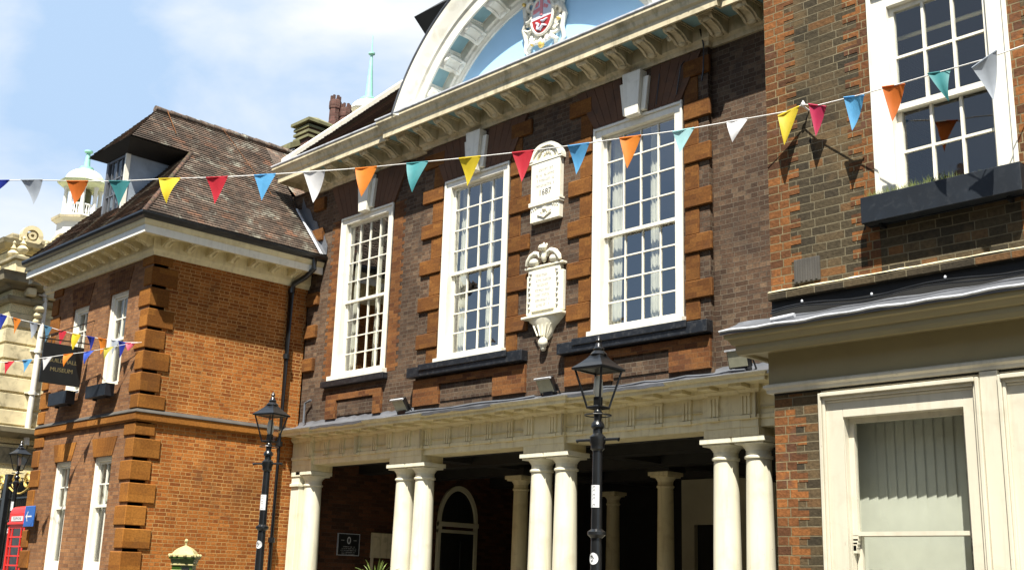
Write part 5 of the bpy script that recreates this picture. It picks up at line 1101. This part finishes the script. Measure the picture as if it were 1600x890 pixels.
# ------------------------------------------------------------------ skyline
def cupola(x, y, z, lbl, s=1.0, spire=False):
    """z = eaves level of the dome"""
    t = thing('cupola', lbl, 'cupola', (x, y, z-3*s), 'white cupolas on the skyline')
    A = R(22.5)
    m = MB(); m.lathe([(0.80*s, z-4.6*s), (0.80*s, z-1.62*s), (0.98*s, z-1.52*s), (1.0*s, z-1.40*s), (0.84*s, z-1.36*s), (0.84*s, z-1.30*s)], (x, y), 8, A); part('base', m, 'cupwhite', t)
    m = MB(); m.lathe([(1.02*s, z-1.52*s), (1.04*s, z-1.42*s), (0.96*s, z-1.39*s)], (x, y), 8, A); part('base_moulding', m, 'cornice', t)
    for k in range(8):
        a = A+math.pi/4*k; px_, py_ = x+0.62*s*math.cos(a), y+0.62*s*math.sin(a)
        m = MB(); m.lathe([(0.10*s, z-1.35*s), (0.085*s, z-1.2*s), (0.075*s, z-0.25*s), (0.11*s, z-0.16*s), (0.11*s, z-0.10*s)], (px_, py_), 8); part('post', m, 'cupwhite', t, smooth=50)
        a2 = a+math.pi/4; qx, qy = x+0.62*s*math.cos(a2), y+0.62*s*math.sin(a2)
        m = MB(); m.tube([(px_, py_, z-0.86*s), (qx, qy, z-0.86*s)], 0.035*s, 6); m.tube([(px_, py_, z-1.28*s), (qx, qy, z-1.28*s)], 0.04*s, 6)
        for j in range(1, 5):
            f = j/5; bx, by = px_+(qx-px_)*f, py_+(qy-py_)*f; m.lathe([(0.02*s, z-1.27*s), (0.035*s, z-1.12*s), (0.018*s, z-0.98*s), (0.03*s, z-0.88*s)], (bx, by), 6)
        part('balustrade', m, 'cupwhite', t)
    m = MB(); m.lathe([(0.30*s, z-1.35*s), (0.30*s, z-0.2*s)], (x, y), 8, A); part('core', m, 'olive', t)
    m = MB(); m.lathe([(0.66*s, z-0.14*s), (0.95*s, z-0.02*s), (1.0*s, z+0.05*s), (0.92*s, z+0.10*s), (0.74*s, z+0.14*s)], (x, y), 8, A); part('dome_cornice', m, 'domegreen' if not spire else 'cupwhite', t)
    m = MB(); pr_ = [(0.74*s*math.cos(math.pi/2*i/10)+0.001, z+0.13*s+0.56*s*math.sin(math.pi/2*i/10)) for i in range(11)]; m.lathe(pr_, (x, y), 24); part('dome', m, 'domegreen' if not spire else 'cupwhite', t, smooth=40)
    m = MB()
    if spire: m.lathe([(0.36*s, z+0.66*s), (0.36*s, z+0.72*s), (0.17*s, z+0.80*s), (0.05*s, z+2.7*s), (0.14*s, z+2.74*s), (0.14*s, z+2.80*s), (0.03*s, z+2.84*s), (0.015*s, z+3.6*s)], (x, y), 10)
    else: m.lathe([(0.26*s, z+0.66*s), (0.26*s, z+0.76*s), (0.12*s, z+0.80*s), (0.075*s, z+1.36*s), (0.16*s, z+1.40*s), (0.16*s, z+1.46*s), (0.03*s, z+1.5*s)], (x, y), 10)
    part('finial', m, 'verdigris', t, smooth=50); return t
cupola(-36.0, 14.75, 13.85, 'white balustraded cupola with pale green dome rising beside the dormer', 0.86)
cupola(-34.2, 24.75, 19.05, 'white domed cupola with a tall verdigris spire behind the dark tiled roof', 0.95, True)

t = thing('chimney_stack', 'pair of tall dark clustered chimney shafts above the guildhall roof line', 'chimney', (-25.0, 17.0, 10), 'chimney stacks behind the roof')
for i, (x, y, z1) in enumerate(((-25.02, 16.98, 14.58), (-24.82, 17.20, 14.35))):
    m = MB(); m.lathe([(0.19, 10.0), (0.19, 13.75), (0.155, 13.8), (0.15, z1-0.42), (0.17, z1-0.38), (0.175, z1-0.30), (0.17, z1-0.16), (0.15, z1-0.14)], (x, y), 8, 0.2)
    for k in range(6):
        a = math.pi/3*k; m.box(x+0.11*math.cos(a)-0.03, x+0.11*math.cos(a)+0.03, y+0.11*math.sin(a)-0.03, y+0.11*math.sin(a)+0.03, z1-0.15, z1)
    part('shaft', m, 'chimney', t)
m = MB(); m.box(-25.5, -24.4, 16.6, 17.7, 9, 13.62); part('base', m, 'chimney', t)
t = thing('chimney_stack', 'low square chimney stack with stepped lichen-covered coping, left of the tall shafts', 'chimney', (-23.95, 15.6, 10), 'chimney stacks behind the roof')
m = MB(); m.box(-24.25, -23.65, 15.3, 15.95, 10, 12.85); part('stack', m, 'chimney', t)
m = MB()
for k in range(3): z = 12.5+0.14*k; m.box(-24.30+0.0*k, -23.60, 15.25, 16.0, z, z+0.07)
m.add([(-24.36, 15.19, 12.92), (-23.54, 15.19, 12.92), (-23.54, 16.06, 12.92), (-24.36, 16.06, 12.92), (-24.36, 15.19, 13.0), (-23.54, 15.19, 13.0), (-23.54, 16.06, 13.0), (-24.36, 16.06, 13.0), (-24.0, 15.55, 13.22), (-23.9, 15.7, 13.22)], [(0, 1, 2, 3), (0, 1, 5, 4), (1, 2, 6, 5), (2, 3, 7, 6), (3, 0, 4, 7), (4, 5, 8), (5, 6, 9, 8), (6, 7, 9), (7, 4, 8, 9)])
part('coping', m, 'olive', t)
t = thing('brick_gable', 'brown gable wall with sloping lichened coping behind the guildhall roof', 'wall', (-24.0, 16.3, 0))
m = MB(); m.add([(-24.5, 15.1, 9), (-24.1, 15.1, 9), (-24.1, 19.5, 9), (-24.5, 19.5, 9), (-24.5, 15.1, 12.2), (-24.1, 15.1, 12.2), (-24.1, 19.5, 14.6), (-24.5, 19.5, 14.6)], [(3, 2, 1, 0), (4, 5, 6, 7), (0, 1, 5, 4), (1, 2, 6, 5), (2, 3, 7, 6), (3, 0, 4, 7)]); part('wall', m, 'chimney', t)
m = MB(); m.add([(-24.6, 15.0, 12.2), (-24.0, 15.0, 12.2), (-24.0, 19.5, 14.66), (-24.6, 19.5, 14.66), (-24.6, 15.0, 12.36), (-24.0, 15.0, 12.36), (-24.0, 19.5, 14.82), (-24.6, 19.5, 14.82)], [(3, 2, 1, 0), (4, 5, 6, 7), (0, 1, 5, 4), (1, 2, 6, 5), (2, 3, 7, 6), (3, 0, 4, 7)]); part('coping', m, 'olive', t)

# ================================================================== STREET FURNITURE
def street_lamp(lbl):
    t = thing('street_lamp', lbl, 'street lamp', (0, 0, 0), 'black heritage street lamps')
    m = MB(); m.lathe([(0.17, 0.0), (0.17, 0.12), (0.13, 0.16), (0.12, 0.85), (0.14, 0.88), (0.14, 0.95), (0.075, 1.0), (0.06, 1.08), (0.052, 2.02), (0.085, 2.05), (0.085, 2.075), (0.052, 2.10), (0.045, 2.80), (0.065, 2.82), (0.065, 2.86), (0.075, 2.88), (0.075, 2.93), (0.045, 2.96), (0.045, 3.0), (0.065, 3.02), (0.06, 3.05), (0.035, 3.08), (0.042, 3.16), (0.02, 3.19), (0.018, 3.24)], seg=14); part('post', m, 'black', t, smooth=40)
    m = MB(); d = Vector((1, 0.15, 0)).normalized()*0.22; m.tube([(-d.x, -d.y, 2.90), (-d.x*0.9, -d.y*0.9, 2.905), (d.x*0.9, d.y*0.9, 2.905), (d.x, d.y, 2.90)], [0.02, 0.014, 0.014, 0.02], 8); part('ladder_bar', m, 'black', t, smooth=60)
    m = MB(); n = 20
    m.tube([(0.125*math.cos(2*math.pi*i/n), 0.125*math.sin(2*math.pi*i/n), 3.13) for i in range(n+1)], 0.006, 6)
    for k in range(2): a = math.pi*k/2+math.pi/4; m.tube([(0.125*math.cos(a), 0.125*math.sin(a), 3.13), (0.01, 0, 3.15), (-0.125*math.cos(a), -0.125*math.sin(a), 3.13)], 0.005, 5)
    part('frog', m, 'black', t)
    a0, a1, z0, z1 = 0.072, 0.155, 3.20, 3.555      # half widths of glass
    m = MB(); c = [(-1, -1), (1, -1), (1, 1), (-1, 1)]
    for (p, q) in c: m.tube([(p*a0, q*a0, z0), (p*a1, q*a1, z1)], 0.011, 6)
    for i in range(4):
        p, q = c[i], c[(i+1) % 4]
        m.tube([(p[0]*a0, p[1]*a0, z0), (q[0]*a0, q[1]*a0, z0)], 0.013, 6); m.tube([(p[0]*a1, p[1]*a1, z1), (q[0]*a1, q[1]*a1, z1)], 0.014, 6)
    m.box(-0.03, 0.03, -0.03, 0.03, 3.19, 3.3)
    lan = part('lantern', m, 'black', t, smooth=60)
    m = MB()
    for i in range(4):
        p, q = c[i], c[(i+1) % 4]; m.quad((p[0]*a0, p[1]*a0, z0), (q[0]*a0, q[1]*a0, z0), (q[0]*a1, q[1]*a1, z1), (p[0]*a1, p[1]*a1, z1))
    part('glass', m, 'clearglass', lan)
    m = MB(); m.lathe([(0.03, 3.3), (0.045, 3.34), (0.04, 3.46), (0.02, 3.50)], seg=10); part('lamp_bulb', m, 'white', lan, smooth=60)
    m = MB(); S2 = math.sqrt(2); A = math.pi/4
    m.lathe([(a1*S2, 3.555), (0.178*S2, 3.548), (0.181*S2, 3.566), (0.13*S2, 3.61), (0.08*S2, 3.66), (0.06*S2, 3.69)], seg=4, rot=A); r_1 = part('lantern_roof', m, 'black', lan)
    m = MB(); m.lathe([(0.07, 3.68), (0.082, 3.70), (0.066, 3.72), (0.045, 3.738), (0.055, 3.755), (0.034, 3.775), (0.03, 3.80), (0.016, 3.815), (0.03, 3.835), (0.02, 3.855), (0.004, 3.88)], seg=14); part('finial', m, 'black', r_1, smooth=50)
    return t
L1 = street_lamp('black heritage street lamp with glass lantern standing in front of the portico columns')
m = MB(); n = 6
vs = [(0.0535*math.cos(-2.2+1.7*i/n), 0.0535*math.sin(-2.2+1.7*i/n), z) for z in (2.29, 2.49) for i in range(n+1)]
m.add(vs, [(i, i+1, n+2+i, n+1+i) for i in range(n)]); st = part('sticker', m, 'paper', L1)
m = MB()
for z in (2.30, 2.36, 2.39, 2.43, 2.46): m.add([(0.0545*math.cos(a), 0.0545*math.sin(a), z+dz) for a, dz in ((-1.75, 0), (-1.2, 0), (-1.25, 0.022), (-1.6, 0.018))], [(0, 1, 2, 3)])
part('ink_mark', m, 'ink', st)
m = MB(); vs = [(0.058*math.cos(-1.45), 0.058*math.sin(-1.45), 1.84)]
for i in range(16):
    t_ = 2*math.pi*i/16; a = -1.45+0.85*math.cos(t_); vs.append((0.0585*math.cos(a), 0.0585*math.sin(a), 1.84+0.052*math.sin(t_)))
m.add(vs, [(0, 1+i, 1+(i+1) % 16) for i in range(16)]); sr = part('round_sticker', m, 'paper', L1)
m = MB(); m.tube([(0.060*math.cos(a), 0.060*math.sin(a), 1.84+z) for a, z in ((-1.9, 0.015), (-1.6, 0.03), (-1.35, 0.005), (-1.55, -0.02), (-1.8, -0.015))], 0.004, 4); part('ink_mark', m, 'ink', sr)
L2 = tree_copy(L1); L2['label'] = 'black heritage street lamp in front of the orange side wall beside the black downpipe'
L3 = tree_copy(L1); L3['label'] = 'small distant black street lamp above the red telephone box at the far left'
L1.location = (-7.04, 7.92, -0.02); L1.rotation_euler = (0, 0, R(4))
L2.location = (-13.47, 8.48, 0.13); L2.rotation_euler = (0, 0, R(18))
L3.location = (-26.9, 10.35, 0.52); L3.rotation_euler = (0, 0, R(10))
M_stop = None

# green hexagonal post box
t = thing('post_box', 'green hexagonal Victorian post box with a faded cream domed cap against the orange brick wall', 'post box', (0, 0, 0))
A = R(12)
m = MB(); m.lathe([(0.24, 0), (0.24, 0.12), (0.20, 0.16), (0.20, 1.62)], seg=6, rot=A); b = part('body', m, 'green', t, bevel=0.004)
m = MB(); 
for z in (1.36, 1.50, 1.60): m.lathe([(0.205, z), (0.222, z+0.008), (0.222, z+0.022), (0.205, z+0.03)], seg=6, rot=A)
part('moulding', m, 'capcream', b)
m = MB(); m.lathe([(0.20, 1.625), (0.225, 1.66), (0.235, 1.70), (0.262, 1.715), (0.265, 1.745), (0.235, 1.76)], seg=6, rot=A); cp = part('cap_cornice', m, 'green', t)
m = MB(); m.lathe([(0.268, 1.742), (0.262, 1.775), (0.22, 1.79), (0.18, 1.84), (0.12, 1.885), (0.05, 1.915), (0.018, 1.93), (0.014, 1.975), (0.028, 1.99), (0.032, 2.01), (0.02, 2.032), (0.002, 2.04)], seg=6, rot=A)
for k in range(12): a = 2*math.pi*k/12; m.ell((0.25*math.cos(a), 0.25*math.sin(a), 1.765), (0.03, 0.03, 0.028), 8, 5)
part('cap', m, 'capcream', t)
n0 = Vector((math.cos(A+R(-30)), math.sin(A+R(-30)), 0)); tv = Vector((-n0.y, n0.x, 0))
pf = lambda q: tuple(n0*(0.174+q[1])+tv*q[0]+Vector((0, 0, q[2])))
m = MB(pf); m.box(-0.07, 0.05, 0.0, 0.012, 1.53, 1.57); part('letter_slot', m, 'signblack', t)
m = MB(pf); m.box(-0.07, 0.045, 0.0, 0.008, 1.12, 1.33); part('collection_plate', m, 'paper', t)
m = MB(pf)
for a, z in ((-0.07, 1.42), (-0.04, 1.45), (0.0, 1.47), (0.04, 1.45), (0.07, 1.43), (-0.02, 1.42), (0.03, 1.42), (-0.05, 1.40), (0.0, 1.40), (0.05, 1.40)): m.ell((a*0.9, 0.008, z), (0.02, 0.012, 0.018), 7, 5)
part('crest', m, 'gold', t)
t.location = (-18.0, 9.88, 0.09)

# red telephone box
t = thing('telephone_box', 'red telephone box with glazed panes partly hidden behind the brick corner', 'telephone box', (0, 0, 0))
m = MB(); w = 0.44
for sx in (-1, 1):
    for sy in (-1, 1): m.box(sx*w-0.06*(sx > 0)-0.0, sx*w+0.06*(sx < 0), sy*w-0.06*(sy > 0), sy*w+0.06*(sy < 0), 0, 2.1)
m.box(-w, w, -w, w, 0, 0.12); m.box(-w, w, -w, w, 2.02, 2.30); m.box(-w-0.025, w+0.025, -w-0.025, w+0.025, 2.07, 2.12)
cab = part('cabin', m, 'red', t, bevel=0.008)
m = MB(); prof = []
vs = []; N = 8
for i in range(N+1):
    f = i/N; hw = w*(1-0.10*f-0.5*f**4*0.9); z = 2.30+0.17*math.sin(f*math.pi/2)
    vs += [(-hw, -hw, z), (hw, -hw, z), (hw, hw, z), (-hw, hw, z)]
m.add(vs, [(i*4+k, i*4+(k+1) % 4, (i+1)*4+(k+1) % 4, (i+1)*4+k) for i in range(N) for k in range(4)] + [(N*4, N*4+1, N*4+2, N*4+3)]); part('domed_roof', m, 'red', t, smooth=30)
for (fx_, nm) in ((lambda q: (q[0], -w+q[1], q[2]), 'front'), (lambda q: (w-q[1], q[0], q[2]), 'side')):
    m = MB(fx_); m.box(-w+0.06, w-0.06, 0.01, 0.04, 0.12, 0.45)
    for j in range(9): z = 0.45+0.195*j; m.box(-w+0.06, w-0.06, 0.012, 0.035, z-0.016, z+0.016)
    for x in (-0.24, 0.24): m.box(x-0.014, x+0.014, 0.010, 0.033, 0.45, 2.02)
    d = part('glazed_door' if nm == 'front' else 'glazed_side', m, 'red', t); m = MB(fx_); m.quad((-w+0.06, 0.025, 0.45), (w-0.06, 0.025, 0.45), (w-0.06, 0.025, 2.02), (-w+0.06, 0.025, 2.02)); part('pane', m, 'glass', d)
    m = MB(fx_); m.box(-0.30, 0.30, -0.012, 0.002, 2.145, 2.245); sgn = part('sign_panel', m, 'paper', t)
    part('lettering', text_mb('TELEPHONE', 0.085, (lambda g: (lambda q: g((q[0], -0.0125-q[2], 2.195+q[1]))))(fx_ if nm == 'front' else (lambda q: (w-q[1], q[0], q[2]))), 0.001), 'ink', sgn)
m = MB(); m.box(-w+0.05, w-0.05, w-0.06, w-0.04, 0.1, 2.1); m.box(-w+0.04, -w+0.055, -w+0.05, w-0.05, 0.1, 2.1); part('back_panel', m, 'dark', t)
t.location = (-25.22, 10.27, 0.38)

# railings and gate at far left
t = thing('iron_gate', 'tall black iron gate with gilded scrollwork at the far left', 'gate', (-28.6, 11.0, 0.38))
m = MB(); P0, P1 = Vector((-29.95, 10.9, 0)), Vector((-24.7, 10.9, 0)); n = 44
for i in range(n+1):
    p = P0.lerp(P1, i/n); m.tube([(p.x, p.y, 0.38), (p.x, p.y, 3.30+0.12*math.sin(i*0.7))], 0.016, 5)
for z in (0.55, 1.4, 2.6, 3.15): m.box(P0.x, P1.x, 10.88, 10.92, z, z+0.04)
part('bars', m, 'black', t)
for x in (-28.75, -26.15): m = MB(); m.box(x-0.1, x+0.1, 10.8, 11.0, 0.35, 3.75); part('gate_post', m, 'black', t, bevel=0.01)
m = MB(); 
for cx_ in (-29.2, -28.3, -27.6, -26.9):
    for s_ in (-1, 1):
        m.tube([(cx_+s_*(0.04+0.20*(i/14))*math.cos(i*0.55), 10.88, 3.55+0.18*math.sin(i*0.55)*(0.3+i/18)) for i in range(15)], 0.028, 6)
m.tube([(-29.9+0.2*i, 10.88, 3.42+0.16*math.sin(i*0.5)) for i in range(20)], 0.025, 6)
part('scrollwork', m, 'gold', t, smooth=60)
t = thing('wall_poster', 'small white and blue poster hung on the iron gate at the left edge', 'poster', (-27.2, 10.7, 2.0))
m = MB(); m.box(-27.45, -27.05, 10.75, 10.77, 2.08, 2.55); part('sheet', m, 'paper', t); m = MB(); m.box(-27.43, -27.07, 10.745, 10.75, 2.10, 2.28); part('blue_band', m, 'signblue', t)
t = thing('yellow_notice', 'bright yellow-green notice low on the iron gate at the left edge', 'notice', (-26.9, 10.7, 1.8))
m = MB(); m.box(-27.05, -26.70, 10.72, 10.74, 1.76, 2.14); part('sheet', m, 'yellow', t)
m = MB(); m.box(-27.0, -26.75, 10.715, 10.72, 2.02, 2.06); m.box(-27.0, -26.82, 10.715, 10.72, 1.94, 1.97); part('printed_line', m, 'ink', t)
t = thing('shade_screen', 'dark screen added as painted shade behind the gate at the far left', 'wall', (-27, 13, 0))
m = MB(); m.box(-29.9, -24.7, 13.0, 13.2, 0.3, 3.4); part('panel', m, 'dark', t); m = MB(); m.box(-29.0, -28.0, 12.95, 13.0, 2.3, 3.2); part('pale_board', m, 'stone', t)  # dark sheet stands in for the shaded ground floor behind the gate

# ================================================================== PLANTS at the foot of the columns
def spiky(x, y, z, n, L, lbl, seed):
    rd = random.Random(seed); t = thing('spiky_plant', lbl, 'plant', (x, y, 0))
    m = MB()
    for i in range(n):
        a = rd.uniform(0, 2*math.pi); el_ = rd.uniform(0.25, 1.35); l = L*rd.uniform(0.6, 1.0); w_ = 0.022
        P = []; 
        for k in range(7):
            f = k/6; rr = l*f*math.cos(el_)*(1+0.1*f); h = l*f*math.sin(el_)-0.55*l*f*f*math.cos(el_)
            c, s_ = math.cos(a), math.sin(a); ww = w_*(1-f)**0.6+0.001
            P += [(x+rr*c-s_*ww, y+rr*s_+c*ww, z+h), (x+rr*c, y+rr*s_, z+h-0.008), (x+rr*c+s_*ww, y+rr*s_-c*ww, z+h)]
        m.add(P, [(k*3+j, k*3+j+1, (k+1)*3+j+1, (k+1)*3+j) for k in range(6) for j in range(2)])
    part('leaves', m, 'leaf', t)
    m = MB(); m.lathe([(0.05, 0.5), (0.045, z)], (x, y), 8); part('stem', m, 'stone_dark', t)
    m = MB(); m.lathe([(0.2, 0.0), (0.26, 0.5), (0.27, 0.52), (0.23, 0.52), (0.22, 0.46)], (x, y), 16); part('pot', m, 'stone_mid', t, smooth=40)
spiky(-15.25, 11.8, 1.46, 40, 0.62, 'spiky green plant just showing at the bottom edge before the left column pair', 3)
spiky(-11.70, 11.8, 1.44, 40, 0.44, 'low leafy plant tip at the bottom edge before the middle column pair', 8)

# ================================================================== BUNTING
def bunting(flags, lbl, p0, p1, extra=()):
    t = thing('bunting_string', lbl, 'bunting', tuple(p0), 'strings of pennant bunting')
    P = sorted([Vector(f[:3]) for f in flags]+[Vector(e) for e in extra], key=lambda v: v.x)
    pts = ([Vector(p0)] if p0[0] < P[0].x else []) + P; pts += [Vector(p1)] if p1[0] > pts[-1].x else []
    if p1[0] < pts[0].x: pts = [Vector(p1)]+pts
    if p0[0] > pts[-1].x: pts = pts+[Vector(p0)]
    m = MB(); m.tube([tuple(p) for p in pts], 0.0055, 6); part('cord', m, 'cord', t, smooth=60)
    d0 = (pts[-1]-pts[0]); d0.z = 0; d0.normalize(); nrm = Vector((-d0.y, d0.x, 0)); rd = random.Random(len(flags))
    for (x, y, z, c, drop, lean, w) in flags:
        p = Vector((x, y, z)); j = min(range(len(pts)-1), key=lambda k: abs((pts[k].x+pts[k+1].x)/2-x)); sl_ = (pts[j+1]-pts[j]); slope = sl_.z/max(1e-6, math.hypot(sl_.x, sl_.y)) if math.hypot(sl_.x, sl_.y) > 0 else 0
        bulge = rd.uniform(-0.05, 0.05); tw = rd.uniform(-0.04, 0.04); m = MB(); n = 7; vs = []; fs = []
        for i in range(n+1):
            f = i/n
            for k in range(5):
                u = (k/4-0.5)*(1-f)*w
                q = p + d0*(u+lean*f) + Vector((0, 0, -drop*f + slope*u)) + nrm*(bulge*math.sin(f*2.4)+tw*(k/4-0.5)*2*f*(1-f)*2 + 0.012*math.sin(k*1.6)*(1-f))
                vs.append(tuple(q))
        for i in range(n):
            for k in range(4): fs.append((i*5+k, i*5+k+1, (i+1)*5+k+1, (i+1)*5+k))
        m.add(vs, fs)
        a, b = vs[0], vs[4]; m.tube([vs[0], vs[2], vs[4]], 0.009, 6)
        part('pennant', m, 'flag '+c, t, smooth=60, label=c+' pennant')
    return t
HK = (-5.43, 9.0, 6.09)
bunting(FLAGS_LONG, 'long string of coloured pennants stretched across the whole street to the dark brick wall', HK, (-19.5, 3.23, 7.25))
bunting(FLAGS_RIGHT, 'short string of pennants crossing the upper right window beside the dark brick wall', HK, (-3.06, 9.07, 6.065))
bunting(FLAGS_UP, 'upper of the two small pennant strings at the wing corner, above the hanging sign', (-20.15, 9.70, 5.74), (-27.5, 8.4, 7.3))
bunting(FLAGS_LOW, 'lower of the two small pennant strings at the wing corner, crossing the hanging sign', (-20.10, 9.70, 5.74), (-23.5, 7.6, 5.38))
t = thing('wall_hook', 'small pale wall hook holding the bunting on the dark brick wall', 'hook', (-5.43, 9.08, 6.09))
m = MB(); m.tube([(-5.43, 9.11, 6.06), (-5.43, 9.02, 6.07), (-5.43, 8.985, 6.10), (-5.43, 9.0, 6.125)], 0.009, 7); m.ell((-5.43, 9.0, 6.09), (0.022, 0.022, 0.028), 8, 6); part('hook', m, 'cord', t, smooth=60)

# ================================================================== houses across the street, seen only as reflections in the glass
HG = thing('opposite_house', 'plain brown terrace of houses across the street behind the viewer', 'building', (-25, -1.8, 0))
hs = [(-4.0+0.0-3.4*k, -3.0-3.4*k, 4.6, 6.2) for k in range(14)]+[(-4.0-3.4*k, -3.0-3.4*k, 1.2, 3.2) for k in range(14)]
m = MB(); m.wall('y', -1.8, -52, 4, 0, 7.6, hs, 0.2, -1); m.box(-52, 4, -10, -2.05, 0, 7.6); part('wall', m, 'brick_brown', HG)
m = MB(); m.add([(-52, -1.5, 7.5), (4, -1.5, 7.5), (4, -5.6, 10.6), (-52, -5.6, 10.6), (-52, -10.2, 7.5), (4, -10.2, 7.5)], [(0, 1, 2, 3), (3, 2, 5, 4), (0, 3, 4), (1, 5, 2)]); part('roof', m, 'tiles_dark', HG)
for h in hs:
    m = MB(); m.box(h[0], h[1], -1.95, -1.92, h[2], h[3]); w_ = part('window', m, 'black', HG)
